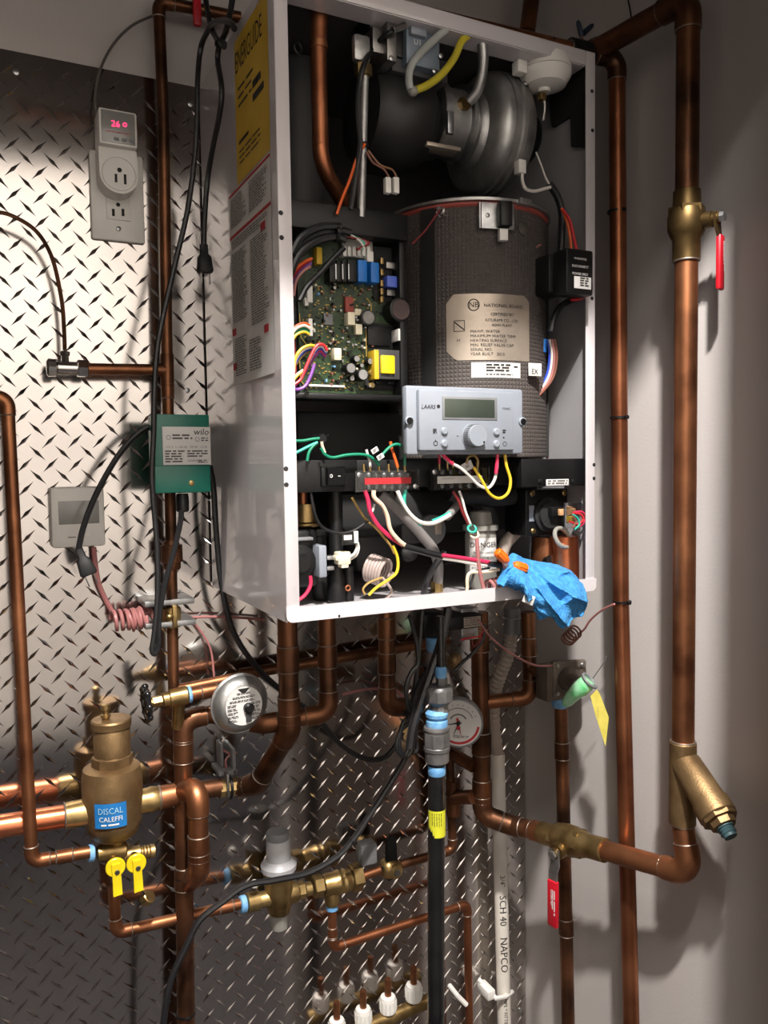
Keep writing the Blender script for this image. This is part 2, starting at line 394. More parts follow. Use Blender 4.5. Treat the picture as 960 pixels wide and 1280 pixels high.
for x, y in ((234, 488), (238, 30 + 100), (20, 90), (664 - 14, 1262)):
    screw(P(x, y, 0.0024), 0.0038, 'zinc', OUT, plate)

# ================================================================== copper pipework on the plate (left of the boiler)
def vlathe(mb, cx, cy, d, prof, seg=28):
    o = P(cx, cy, d); s = S(o)
    return mb.lathe(o, UP, [(P(cx, y, d).z - o.z, r * s) for y, r in prof], seg)
def hlathe(mb, x, y, d, axis, prof, seg=24):
    """profile in pixels along a direction, from the point at a pixel"""
    o = P(x, y, d); s = S(o)
    return mb.lathe(o, axis, [(t * s, r * s) for t, r in prof], seg)
R12, R34, R1 = 0.0080, 0.0111, 0.0143
dA = 0.045
pipe_run('thin copper pipe rising past the outlet to the red valve lever at the top', [P(300, 22, dA), P(198, 2, dA), P(204, 140, dA), P(209, 462, dA), P(213, 640, dA), P(217, 862, dA)], 0.0078, 'copper_dark', couplings=((3, 0.15),))
t = thing('pipe_tee', 'copper tee where the short branch to the chrome valve leaves the thin riser', 'pipe fitting', P(208, 463, dA))
MB().cyl(P(208.6, 443, dA), P(209.4, 484, dA), 0.0092).build('tee_body', 'copper_dark', t); MB().cyl(P(209, 463, dA), P(193, 462, dA), 0.0092).build('branch_socket', 'copper_dark', t)
pipe_run('short level copper branch between the chrome valve and the thin riser', [P(196, 462, dA), P(104, 461, dA)], 0.0075, 'copper')
# chrome stop valve
t = thing('stop_valve', 'small chrome stop valve on the end of the short copper branch', 'valve', P(80, 460, dA))
xs = V((-1, 0, 0))
hlathe(MB(), 110, 461, dA, xs, [(0, 10), (1, 11.5), (12, 11.5), (13, 10)], 6).build('compression_nut', 'chrome', t)
hlathe(MB(), 98, 460.5, dA, xs, [(0, 6), (1, 8), (24, 8), (26, 6)], 20).build('valve_body', 'chrome', t)
hlathe(MB(), 72, 460, dA, xs, [(0, 6), (2, 11), (11, 11.5), (13, 8)], 10).build('turning_knob', 'chrome', t)
hlathe(MB(), 81.5, 455, dA, UP, [(0, 5), (10, 5), (10.5, 6.5), (15, 6.5), (16, 4)], 6).build('outlet_nut', 'chrome', t)
wire('thin bent copper tube curving up from the chrome stop valve', [(81, 438), (80, 410), (77, 375), (66, 325), (48, 292), (22, 273), (-6, 265), (-60, 268), (-140, 300)], 0.0026, 'copper_dark', dA, name='copper_tube', cat='tube')
# union further down the riser
t = thing('pipe_union', 'wide dark copper union on the riser below the green control box', 'pipe fitting', P(215, 708, dA))
vlathe(MB(), 215, 708, dA, [(712, 9), (709, 11), (703, 11), (702, 13.5), (681, 13.5), (680, 10), (676, 9.5)], 16).build('union_nut', 'copper_dark', t)
# strut clamp
t = thing('strut_clamp', 'zinc plates and gold pipe clamp gripping the thin riser', 'pipe clamp', P(212, 785, 0.02))
MB().bx(181, 750, 243, 757, 0.06, 0.004, 0.0008).build('strut_bar', 'zinc', t); MB().bx(182, 777, 245, 784, 0.06, 0.004, 0.0008).build('strut_bar', 'zinc', t)
vlathe(MB(), 213.5, 768, dA, [(784, 10), (783, 12.5), (760, 12.5), (758, 10)], 20).build('clamp_band', 'brass', t)
MB().bx(216, 757, 222, 785, 0.064, 0.03, 0.001).build('clamp_ear', 'brass', t)
MB().ball(P(212, 771, 0.062), 0.0048, 1.3, 1, 1).build('clamp_bolt', 'brass', t)
# the left drop pipe
pipe_run('tall thin copper drop pipe at the edge of the picture, bending under the separator', [V((-.78, -.075, P(-30, 490, .075).z)), P(9, 497, 0.075), P(40, 1077, 0.075), P(112, 1065, 0.075)], 0.0080, 'copper', couplings=((2, 0.55),))
# heating main: pipe, separator, pipe, tees
dM = 0.052
pipe_run('thick shiny copper main entering the bronze separator', [V((-.78, -dM, P(-40, 1039, dM).z)), P(-40, 1039, dM), P(96, 1018, dM)], R1 * 1.05, 'copper_bright', solder=True)
t = thing('pipe_adapter', 'brass adapter between the shiny main and the separator', 'pipe fitting', P(95, 1018, dM))
ax = (P(110, 1015, dM) - P(80, 1020, dM)).normalized()
hlathe(MB(), 80, 1020, dM, ax, [(0, 14), (1, 16), (20, 17), (30, 17)], 24).build('adapter_body', 'brass', t)
MB().torus(P(81, 1020, dM), ax, 0.0163, 0.0014).build('solder_ring', 'solder', t)
sep = thing('air_separator', 'fat bronze air separator with a blue label and a capped neck', 'air separator', P(141, 1045, dM))
vlathe(MB(), 141, 1000, dM, [(1049, 12), (1047, 20), (1040, 29), (1026, 34), (1005, 36), (985, 36.5), (968, 36), (958, 34), (955, 27)], 36).build('separator_body', 'bronze', sep)
vlathe(MB(), 140.5, 950, dM, [(957, 25), (944, 25), (942, 22)], 8).build('hex_collar', 'bronze', sep)
vlathe(MB(), 140, 925, dM, [(945, 20), (944, 22), (910, 22.3), (908, 21)], 32).build('neck', 'bronze', sep)
vlathe(MB(), 139, 904, dM, [(909, 22), (908, 24), (900, 24.5), (898, 23)], 32).build('cap', 'bronze', sep)
vlathe(MB(), 132, 890, dM, [(900, 3), (896, 6), (893, 6), (892, 4), (888, 4), (887, 5.5), (881, 5.5), (880, 4)], 20).build('vent_screw', 'brass', sep)
vlathe(MB(), 146, 1055, dM, [(1072, 9), (1068, 11), (1050, 12), (1046, 16)], 20).build('drain_neck', 'brass', sep)
# curved label on the body
o = P(141, 1000, dM); rb = 36.6 * S(o)
def wrap_label(cx_ang, half_ang, z0, z1, r, c, n=28, thick=0.0003):
    vs = []; fs = []
    for k in range(n + 1):
        a = cx_ang - half_ang + 2 * half_ang * k / n
        vs += [V((c.x + r * math.sin(a), c.y - r * math.cos(a), z0)), V((c.x + r * math.sin(a), c.y - r * math.cos(a), z1))]
    return vs, [(2 * k, 2 * k + 2, 2 * k + 3, 2 * k + 1) for k in range(n)]
def bend_on(mbx, c, r, x_ref, ang0):
    """wrap flat lettering round a vertical cylinder"""
    mbx.slices(RIGHT, r * .16)
    for i, p in enumerate(mbx.v):
        a = ang0 + (p.x - x_ref) / r; off = -(p.y)
        mbx.v[i] = V((c.x + (r + off) * math.sin(a), c.y - (r + off) * math.cos(a), p.z))
    return mbx
za, zb = P(145, 1038, 0.1).z, P(145, 1007, 0.1).z
ang = -0.22
vs, fs = wrap_label(ang, 0.52, za, zb, rb + 0.0004, o); lb = MB().add(vs, fs).build('label_plate', 'label_blue', sep)
m = MB().text('DISCAL', (0, 0, zb - 0.0135), 0.0118, center=True, sx=0.82); bend_on(m, o, rb + 0.0009, 0, ang).build('lettering', 'pump_green', lb).data.materials[0] = mat('label_pale', (150, 190, 214), 0.5)
m = MB().text('CALEFFI', (0, 0, za + 0.0095), 0.0090, center=True, sx=0.95); m.lines((-0.012, 0, za + 0.006), 0.026, 0.004, 1)
bend_on(m, o, rb + 0.0009, 0, ang).build('lettering', 'ink_white', lb)
t = thing('pipe_adapter', 'brass adapter leaving the far side of the separator', 'pipe fitting', P(188, 1000, dM))
ax = (P(205, 996, dM) - P(175, 1001, dM)).normalized()
hlathe(MB(), 172, 1002, dM, ax, [(0, 15), (12, 15), (16, 16), (28, 14.5), (30, 13)], 24).build('adapter_body', 'brass', t)
MB().torus(P(199, 997, dM), ax, 0.0158, 0.0015).build('solder_ring', 'solder', t)
pipe_run('copper stub from the separator to the thick riser', [P(199, 997, dM), P(232, 990, dM)], R1, 'copper', couplings=((0, 0.25),))
pipe_run('thick dark copper riser standing behind the separator outlet', [P(268, 892, dM), P(229, 900, dM), P(229, 985, dM), to_floor(P(229, 985, dM), P(233, 1310, dM))], R1 * 0.88, 'copper_dark', couplings=((1, 0.45), (2, 0.13)))
pipe_run('copper elbow bending down in front of the thick riser', [P(228, 989, dM), P(247, 984, dM + 0.045), P(249, 1088, dM + 0.045), P(236, 1104, dM + 0.005)], R1 * 0.95, 'copper', couplings=((1, 0.72),))
tie('black cable tie low on the thick riser', P(232, 1266, dM), UP, R1 * 0.9)
tie('black cable tie where the front elbow rejoins the thick riser', P(230.5, 1095, dM), UP, R1 * 0.9)
# branch under the boiler
dB = 0.15
pipe_run('dark copper pipe dropping from the boiler then slanting to the check valve', [P(359, 768, dB), P(362, 913, dB), P(322, 980, 0.085), P(300, 984, dM), P(296, 985, dM)], R1 * 0.97, 'copper_dark', couplings=((0, 0.38), (0, 0.82)))
pipe_run('copper pipe dropping from the boiler beside the slanting one', [P(408, 768, dB), P(411, 891, dB), P(330, 905, dB - 0.03), P(262, 893, dM)], R1 * 0.86, 'copper_dark', couplings=((0, 0.42),))
pipe_run('dark copper pipe curving behind the coiled black cord', [P(483, 760, 0.12), P(484, 884, 0.12), P(520, 884, 0.12)], R1 * 0.86, 'copper_dark', couplings=((0, 0.2), (0, 0.55)))
pipe_run('dark horizontal pipe crossing low behind the boiler drops', [P(300, 843, 0.03), P(560, 800, 0.03)], 0.0085, 'copper_dark', solder=False)
pipe_run('thin copper pipe between the thick riser and the check valve', [P(233, 990, dM), P(276, 984, dM)], R1 * 0.9, 'copper_dark')
t = thing('check_valve', 'small brass check valve with a black ring beside the slanting pipe', 'valve', P(286, 986, dM))
ax = (P(300, 983, dM) - P(270, 987, dM)).normalized()
hlathe(MB(), 272, 986, dM, ax, [(0, 9), (2, 12), (24, 12), (26, 9)], 8).build('valve_body', 'brass', t)
MB().torus(P(287, 984, dM), ax, 0.0152, 0.002).build('black_ring', 'black_plastic', t); MB().bx(284, 968, 287, 998, dM + 0.017, dM, 0.0005).build('retaining_strip', 'steel', t)
t = thing('pipe_hanger', 'grey wall bracket with loose pink wire behind the check valve', 'bracket', P(282, 972, .02)); MB().bx(276, 930, 280, 972, .03, .004, .001).build('bracket_arm', 'mid_grey', t); MB().bx(291, 936, 295, 968, .05, .004, .001).build('bracket_arm', 'mid_grey', t); MB().bx(274, 964, 297, 969, .05, .004, .001).build('bracket_foot', 'mid_grey', t)
wire('stub of pink wire poking from the bracket behind the check valve', [(283, 962), (282, 950), (287, 943), (279, 938)], .0016, 'wire_pink', .035)
wire('pink cable showing dimly beside the coiled black cord', [(428, 868), (455, 862), (478, 862), (494, 872), (503, 884)], .0022, 'wire_pink', .03)
wire('second pink cable sagging beside the coiled black cord', [(484, 858), (494, 862), (502, 870), (508, 880)], .0022, 'wire_pink', .05)
# drain valve with handwheel
t = thing('drain_valve', 'brass valve with a black handwheel beside the silver dial', 'valve', P(222, 900, 0.08))
dV = 0.076; ax = (P(262, 862, dV) - P(190, 877, dV)).normalized()
MB().torus(P(183, 879, dV), ax, 0.0205, 0.0042, 26, 8).build('handwheel', 'handwheel', t)
lob = MB(); a, u, w = frame_of(ax)
for k in range(8): lob.ball(P(183, 879, dV) + (u * math.cos(k * .7854) + w * math.sin(k * .7854)) * .0222, .0052, seg=8, rings=6)
lob.build('rim_grip', 'handwheel', t)
hw = MB()
for k in range(5):
    a, u, w = frame_of(ax); e = u * math.cos(k * 1.2566) + w * math.sin(k * 1.2566); hw.cyl(P(183, 879, dV), P(183, 879, dV) + e * 0.02, 0.0025, seg=8)
hlathe(hw, 179, 880, dV, ax, [(0, 3), (1, 5), (9, 5), (10, 3)]).build('wheel_spokes', 'handwheel', t)
hlathe(MB(), 184, 879, dV, ax, [(0, 3.5), (6, 3.5), (6.5, 7), (18, 7), (18.5, 5), (22, 5)], 6).build('stem_nut', 'brass', t)
hlathe(MB(), 203, 875, dV, ax, [(0, 7), (1, 9), (8, 9), (9, 11.5), (30, 12), (32, 10.5)], 24).build('valve_body', 'brass', t)
hlathe(MB(), 233, 869, dV, ax, [(0, 9.8), (1, 10.5), (5, 10.5), (6, 9.5)], 20).build('blue_tape_wrap', 'blue_sealant', t)
MB().cyl(P(224, 872, dV), P(222, 908, dM + 0.004), 0.0085).build('drain_leg', 'brass', t)
pipe_run('copper stub between the handwheel valve and the silver dial', [P(238, 868, dV), P(284, 860, dV)], 0.0088, 'copper', couplings=((0, 0.5),))
pipe_run('thin copper pipe running behind the handwheel valve', [P(222, 862, dA), P(300, 846, dA)], 0.0075, 'copper')
# silver dome dial
dial = thing('vent_dial', 'round silver dome with a white printed dial and black knob', 'gauge', P(300, 918, 0.1))
ax = ((CAM - P(301, 880, 0.12)).normalized() + V((0.36, 0, -0.26))).normalized(); c = P(301, 880, 0.12); s = S(c)
MB().lathe(c - ax * 26 * s, ax, [(0, 9 * s), (4 * s, 14 * s), (12 * s, 30 * s), (16 * s, 36 * s), (22 * s, 37.5 * s), (24 * s, 35.5 * s), (27 * s, 35 * s), (33 * s, 30 * s), (36 * s, 25 * s)], 40).build('dome', 'cast_alu', dial)
MB().torus(c - ax * 4 * s, ax, 37 * s, 1.3 * s, 44).build('rolled_rim', 'cast_alu', dial)
f = c + ax * 10.2 * s; a_, u_, w_ = frame_of(ax); u_ = -u_ if u_.x < 0 else u_; w_ = -w_ if w_.z < 0 else w_
fp = MB().lathe(f, ax, [(0, 24 * s), (0.8 * s, 24 * s)], 40).build('dial_plate', 'label_white', dial)
m = MB()
for k, wd_ in ((0, 18), (1, 30), (2, 38), (3, 14), (4, 14), (5, 14), (6, 12), (7, 10)):
    yy = 17 - k * 4.6
    if k < 3: m.lines(f + ax * s * 0.9 + (w_ * yy - u_ * wd_ / 2) * s, wd_ * s, 3 * s, 2, u_, w_)
    else:
        m.lines(f + ax * s * 0.9 + (w_ * yy - u_ * 22) * s, 14 * s, 3.6 * s, 2, u_, w_); m.lines(f + ax * s * 0.9 + (w_ * yy + u_ * 9) * s, 13 * s, 3.6 * s, 2, u_, w_)
m.prism([f + ax * s + (u_ * a + w_ * b) * s for a, b in ((-8, 22), (8, 22), (2, 16), (-2, 16))], ax * 0.0002).build('dial_marking', 'ink', fp)
MB().lathe(f + (u_ * 5 - w_ * 3) * s, ax, [(0, 6.5 * s), (6 * s, 6.5 * s), (8 * s, 4.5 * s)], 20).build('knob', 'black_plastic', dial)
MB().box(f + (u_ * 5 - w_ * 13) * s + ax * 2 * s, (7 * s, 3 * s, 15 * s), 0.0004, (u_, -ax, w_)).build('pointer_slot', 'dark_grey', dial)
# yellow drain cocks below the separator
dY = 0.058
t = thing('drain_block', 'brass drain block joined to the separator bottom above the yellow levers', 'pipe fitting', P(146, 1075, dM))
ax = (P(190, 1058, dY) - P(130, 1068, dY)).normalized()
hlathe(MB(), 121, 1067, dY, ax, [(0, 8), (1, 10), (20, 11), (34, 11), (36, 9)], 20).build('block_body', 'brass', t)
hlathe(MB(), 110, 1067, dY, ax, [(0, 9), (1, 10.5), (7, 10.5), (8, 9)], 20).build('blue_tape_wrap', 'blue_sealant', t)
hb = MB(); hlathe(hb, 152, 1070, dY, ax, [(0, 7), (2, 9), (22, 9.5), (24, 7.5), (25, 7.5), (26, 9.5), (27, 7.8), (29, 7.8), (30, 9.5), (31, 7.8), (33, 7.8), (34, 9.5), (35, 7.8), (40, 8), (41, 6)], 24)
hb.build('hose_thread', 'brass', t)
for x, y, l in ((144, 1083, 'yellow lever of the drain cock straight under the separator'), (170, 1078, 'yellow lever of the drain cock next to the hose thread')):
    t = thing('drain_cock', l, 'valve', P(x, y + 36, 0.08)); c = P(x, y, 0.083); s = S(c)
    MB().lathe(c + V((0, 0.020, 0)), OUT, [(0, 7 * s), (0.014, 7 * s), (0.016, 5 * s), (0.02, 5 * s)], 16).build('valve_stem', 'brass', t)
    MB().lathe(c, OUT, [(0, 11 * s), (0.001, 12 * s), (0.004, 12 * s), (0.005, 11 * s)], 24).build('lever_disc', 'yellow_plastic', t)
    MB().prism([c + V((a * s, -0.005, b * s)) for a, b in ((-5, 6), (5, 6), (6.5, -33), (-4.5, -34))], (0, -0.005, 0)).build('lever', 'yellow_plastic', t)
    MB().lathe(c + V((0.001, -0.010, -0.004)), OUT, [(0, 3.4 * s), (0.0012, 3 * s)], 6).build('lever_nut', 'steel', t)
t = thing('hose_stopper', 'knurled brass hose cap hanging below the yellow levers', 'cap', P(184, 1130, 0.08)); c = P(184, 1122, 0.08); ax = V((0.55, -0.55, 0.62)).normalized()
m = MB().lathe(c, ax, [(-0.006, 0.0085), (-0.005, 0.0092), (0.005, 0.0092), (0.006, 0.008)], 24); m.build('cap_body', 'brass', t)
rb_ = MB(); a, u, w = frame_of(ax)
for k in range(14): e = u * math.cos(k * 0.4488) + w * math.sin(k * 0.4488); rb_.cyl(c + e * 0.0092 - ax * 0.004, c + e * 0.0092 + ax * 0.004, 0.0009, seg=6)
rb_.build('knurling', 'brass', t)
wire('black strap holding the knurled brass cap', [(171, 1108), (176, 1112), (181, 1118)], 0.0012, 'wire_black', 0.085, name='cap_strap', cat='strap')
# make-up water line
dW = 0.048
pipe_run('thin copper pipe from the yellow lever bending towards the pressure reducer', [P(142, 1106, dW), P(145, 1166, dW), P(300, 1130, dW)], R12 * 0.98, 'copper', couplings=((1, 0.88),))
prv = thing('pressure_reducer', 'brass pressure reducing valve with a grey-white top knob', 'valve', P(348, 1160, dW))
ax = (P(470, 1092, dW) - P(306, 1130, dW)).normalized()
hlathe(MB(), 300, 1131, dW, ax, [(0, 9), (1, 10.5), (7, 10.5), (8, 9)], 20).build('blue_tape_wrap', 'blue_sealant', prv)
hlathe(MB(), 308, 1129, dW, ax, [(0, 10), (1, 12), (16, 12), (17, 9.5), (24, 10), (44, 14), (66, 13), (70, 9)], 20).build('valve_body', 'brass', prv)
vlathe(MB(), 348.5, 1110, dW, [(1141, 10), (1139, 14), (1126, 17), (1105, 18), (1096, 19), (1086, 20), (1084, 18)], 26).build('spring_housing', 'brass', prv)
vlathe(MB(), 348, 1070, dW, [(1087, 19), (1086, 22), (1080, 22.5), (1077, 20), (1074, 17), (1073, 15.5), (1048, 14.5), (1046, 13)], 26).build('top_knob', 'pale_grey', prv)
vlathe(MB(), 347, 1046, dW, [(1048, 14.6), (1041, 14.6), (1039, 13.4), (1038.5, 11)], 26).build('knob_cap', 'mid_grey', prv)
hx = MB(); vlathe(hx, 348, 1076, dW, [(1080, 16.5), (1073, 16.5)], 6).build('hex_ring', 'pale_grey', prv)
vlathe(MB(), 349, 1150, dW, [(1161, 8), (1159, 10.5), (1145, 12), (1141, 12)], 22).build('clear_bowl', 'milky_plastic', prv)
MB().ball(P(318, 1105, dW + 0.012), 0.0065).build('gauge_plug', 'white_plastic', prv)
un = thing('brass_union', 'brass union and hexagon nuts between reducer and backflow preventer', 'pipe fitting', P(382, 1112, dW))
hlathe(MB(), 370, 1114, dW, ax, [(0, 9), (1, 11), (10, 11), (10.5, 9)], 6).build('hex_nut', 'brass', un)
hlathe(MB(), 381, 1112, dW, ax, [(0, 8.5), (8, 8.5)], 20).build('threaded_nipple', 'brass', un)
hlathe(MB(), 391, 1109, dW, ax, [(0, 12), (1, 13.5), (12, 13.5), (13, 12)], 6).build('hex_nut', 'brass', un)
bf = thing('backflow_preventer', 'brass backflow preventer with a large hexagon end beside the reducer', 'valve', P(425, 1100, dW))
hlathe(MB(), 404, 1107, dW, ax, [(0, 12), (4, 13.5), (18, 14), (20, 15.2), (22, 14), (26, 14), (28, 15.2), (30, 14), (36, 14)], 24).build('valve_body', 'brass', bf)
hlathe(MB(), 438, 1098, dW, ax, [(0, 15.5), (1, 17), (13, 17), (14, 15)], 6).build('hex_end', 'brass', bf)
vlathe(MB(), 415, 1120, dW, [(1131, 8), (1129, 9.5), (1112, 9.5), (1108, 8)], 20).build('vent_port', 'brass', bf)
vlathe(MB(), 415, 1134, dW, [(1137, 6.5), (1136.5, 7.5), (1132, 7.5), (1131, 6.5)], 20).build('blue_tape_wrap', 'blue_sealant', bf)
pipe_run('copper vent pipe dropping from the backflow preventer then passing behind the gas pipe', [P(415, 1134, dW), P(416, 1185, dW), P(584, 1130, dW), to_floor(P(584, 1130, dW), P(587, 1310, dW))], R12 * 0.86, 'copper_red', couplings=((0, 0.62),))
pipe_run('thin copper stub between backflow preventer and black lever valve', [P(452, 1096, dW), P(482, 1085, dW)], R12 * 0.85, 'copper')
bv = thing('ball_valve', 'small brass ball valve with a black lever beside the gas pipe', 'valve', P(487, 1095, dW)); c = P(487, 1084, dW); s = S(c)
hlathe(MB(), 476, 1087, dW, ax, [(0, 7), (2, 10), (8, 13), (16, 13), (22, 10), (26, 7)], 20).build('valve_body', 'brass', bv)
MB().lathe(c + V((0.004, -0.004, -0.002)), OUT, [(0, 9 * s), (0.012, 9 * s), (0.014, 5 * s)], 20).build('stem_boss', 'brass', bv)
MB().lathe(c + V((0.004, -0.018, -0.002)), OUT, [(0, 4.5 * s), (0.003, 4 * s)], 6).build('stem_nut', 'steel', bv)
MB().prism([c + V((a * s, -0.002, b * s)) for a, b in ((-10, -8), (-4, -14), (4, -12), (8, 4), (7, 40), (-6, 40), (-7, 8), (-14, 4))], (0, -0.006, 0)).build('lever', 'black_plastic', bv)
MB().bx(452, 1056, 472, 1082, dW + 0.004, dW - 0.02, 0.003).build('bracket_block', 'mid_grey', bv)
pipe_run('copper pipe from the black lever valve rising behind the gas pipe', [P(500, 1081, dW), P(566, 1062, dW), P(562, 940, dW)], R12 * 0.9, 'copper_dark', couplings=((1, 0.5),))
t = thing('pipe_tee', 'dark tee fitting between the thin riser and the thick return pipe', 'pipe fitting', P(572, 1000, dW))
MB().cyl(P(566, 975, dW), P(567, 1018, dW), 0.0125).build('tee_body', 'copper_dark', t); MB().cyl(P(566, 997, dW), P(592, 996, 0.1), 0.0115).build('branch_socket', 'copper_dark', t)
t = thing('pipe_stub', 'dark slanting stub between thin riser and return pipe beneath the gauge', 'pipe fitting', P(575, 945, dW))
MB().cyl(P(562, 940, dW), P(592, 958, 0.1), 0.0105).build('stub', 'copper_dark', t)
# ================================================================== electrical things on the plate
ol = thing('wall_outlet', 'white double wall outlet with plug-in thermostat covering its upper socket', 'outlet', P(147, 302, 0.003))
MB().bx(113, 191, 180, 301, 0.009, 0.0024, 0.003).build('cover_plate', 'white_plastic', ol)
MB().bx(133, 242, 163, 275, 0.0105, 0.008, 0.001).build('socket_face', 'white_plastic', ol)
m = MB(); m.bx(140, 261, 143.5, 270, 0.0108, 0.0098); m.bx(152, 261, 155.5, 270, 0.0108, 0.0098); m.lathe(P(147.5, 256, 0.0098), OUT, [(0, 0.0028), (0.001, 0.0028)], 14); m.build('socket_slot', 'ink', ol)
screw(P(148, 286, 0.009), 0.0032, 'zinc', OUT, ol)
tm = thing('plug_thermostat', 'white plug-in thermostat with a glowing red display reading 26', 'thermostat', P(148, 240, 0.01))
a, b, lo, hi = rect(123.5, 137, 171.5, 182, 0.052); cx = (a + b) / 2; hw_ = (b - a) / 2
pts = [V((cx + hw_, 0, hi))]; zc = P(149, 217, 0.045).z; rr = 23.5 * S(P(149, 217, 0.045))
body = [V((cx - hw_, 0, lo)), V((cx + hw_, 0, lo))] + [V((cx + 0.001 + rr * math.cos(k * PI / 14), 0, zc - rr * math.sin(k * PI / 14))) for k in range(15)]
MB().prism([p + V((0, -0.042, 0)) for p in body], (0, 0.033, 0)).build('socket_body', 'white_plastic', tm)
MB().box((cx, -0.031, (lo + hi) / 2), (hw_ * 2, 0.042, hi - lo), 0.003).build('display_housing', 'white_plastic', tm)
fcp = MB().box((cx, -0.0523, (lo + hi) / 2), (hw_ * 2 - 0.006, 0.001, hi - lo - 0.006), 0.0003).build('display_panel', 'lcd_grey', tm)
m = MB(); z0 = P(148, 159, 0.053).z; m.text('26', (cx - 0.0035, -0.0529, z0), 0.0112, center=True, out=0.0002); m.torus((cx + 0.0085, -0.0531, z0 + 0.0045), OUT, 0.0022, 0.0005); m.build('display_digits', 'led_red', fcp)
m = MB(); m.lines((cx - 0.016, -0.0528, z0 - 0.0065), 0.032, 0.002, 1, ragged=0); m.build('panel_lettering', 'ink_red', fcp)
m = MB()
for k in range(3): m.box((cx + (k - 0.3) * 0.010, -0.0532, lo + 0.008), (0.006, 0.002, 0.004), 0.0008)
m.build('panel_button', 'mid_grey', fcp)
c = P(149, 217, 0.0425)
MB().torus(c, OUT, rr * 0.86, 0.0008, 32, 6).build('socket_ring', 'white_plastic', tm)
m = MB(); s = S(c)
for dx, dz, w, h in ((-4, -6, 3, 10), (7, -6, 3, 12)): m.box(c + V((dx * s, 0, dz * s)), (w * s, 0.001, h * s))
m.lathe(c + V((0.5 * s, 0.0005, 4.5 * s)), OUT, [(0, 2.8 * s), (0.001, 2.8 * s)], 14); m.build('socket_slot', 'ink', tm)
wire('thin grey sensor lead looping from the plug-in thermostat up to the elbow', [(123, 150), (120, 138), (119, 118), (126, 85), (142, 55), (165, 32), (195, 18), (222, 6), (238, -6)], 0.0018, 'wire_greyish', 0.025, name='sensor_lead', cat='cord')
# pump control box
dG = 0.118
pb = thing('pump_control_box', 'dark green pump control box with a white rating label', 'control box', P(228, 617, 0.09))
MB().bx(193.5, 518, 262.5, 616, dG, 0.078, 0.0012).build('housing', 'pump_green', pb)
MB().bx(194, 582, 263, 615.5, dG + 0.0022, dG, 0.001).build('terminal_cover', 'pump_green', pb)
lb = MB().bx(203.5, 533.5, 263.2, 581, dG + 0.0026, dG - 0.001, 0.0003).build('label_plate', 'label_white', pb)
x0, x1, z0, z1 = rect(203.5, 533.5, 263.2, 581, dG + 0.0026); Wd = x1 - x0; Ht = z1 - z0; y = -(dG + 0.0027)
m = MB(); m.text('wilo', (x0 + Wd * 0.64, y, z1 - Ht * 0.21), Ht * 0.24, shear=0.15, sx=1.0)
m.build('lettering', 'ink', lb); m = MB()
m.lines((x0 + Wd * .2, y, z1 - Ht * .2), Wd * .42, Ht * .16, 2, ragged=.1)
m.torus((x0 + Wd * .12, y, z1 - Ht * .28), OUT, 0.0026, 0.0003); m.torus((x0 + Wd * .72, y, z1 - Ht * .33), OUT, 0.0026, 0.0003); m.lines((x0 + Wd * .8, y, z1 - Ht * .28), Wd * .15, Ht * .12, 2)
m.text('115 V  1~ 60 Hz   93 W   1.3 A', (x0 + Wd * .05, y, z1 - Ht * .56), Ht * 0.085)
m.lines((x0 + Wd * .04, y, z1 - Ht * .62), Wd * .42, Ht * .34, 5); m.lines((x0 + Wd * .5, y, z1 - Ht * .62), Wd * .45, Ht * .2, 3); m.text('WARNING', (x0 + Wd * .5, y, z1 - Ht * .92), Ht * .08); m.lines((x0 + Wd * .72, y, z1 - Ht * .87), Wd * .24, Ht * .1, 2)
m.build('fine_lettering', mat('ink_soft', (84, 82, 82), .7), lb)
screw(P(239.5, 604, dG + 0.0022), 0.0036, 'brass', OUT, pb)
vlathe(MB(), 228, 628, 0.1, [(640, 6), (638, 8), (622, 8), (617, 7)], 18).build('cable_gland', 'black_plastic', pb)
# room thermostat
th = thing('wall_thermostat', 'square white wall thermostat with a blank grey screen', 'thermostat', P(97, 685, 0.003))
MB().bx(63.5, 609, 131, 684, 0.026, 0.0024, 0.004).build('housing', 'white_plastic', th)
MB().bx(73, 626, 124, 655, 0.0264, 0.024, 0.0006).build('screen', 'lcd_grey', th)
m = MB(); m.bx(85, 671, 95, 672.2, 0.0265, 0.025); m.build('label_print', 'ink_grey', th)
MB().lathe(P(109, 668, 0.026), OUT, [(0, 0.004), (0.0008, 0.0035)], 18).build('button', 'white_plastic', th)
wire('dull pink thermostat cable dropping to a coil beside the strut clamp', [(117, 684), (119, 705), (123, 728), (131, 748), (141, 766), (146, 778)], 0.0036, 'wire_pink', 0.018, name='thermostat_cable', cat='cable')
tag(MB().tube(helix(P(140, 776, 0.035), P(189, 772, 0.035), 0.0130, 6.5, 16), 0.0027, 8).build('coiled_cable', 'wire_pink'), 'tight coil of dull pink thermostat cable beside the strut clamp', 'cable')
tag(MB().tube(helix(P(160, 776, 0.035), P(186, 770, 0.035), 0.0145, 3.3, 16, phase=1), 0.0024, 8).build('coiled_cable', 'wire_pink'), 'few loose outer loops of pink cable wound over the tight coil', 'cable')
wire('pink cable leaving the coil behind the clamp towards the boiler', [(188, 772), (210, 774), (235, 772), (262, 771), (300, 772), (330, 775)], 0.002, 'wire_pink', 0.02, name='thermostat_cable', cat='cable')
wire('thin pink lead dropping from the clamp to the drain valve', [(243, 779), (255, 795), (264, 815), (268, 850)], 0.0016, 'wire_pink', 0.02, name='thermostat_cable', cat='cable')
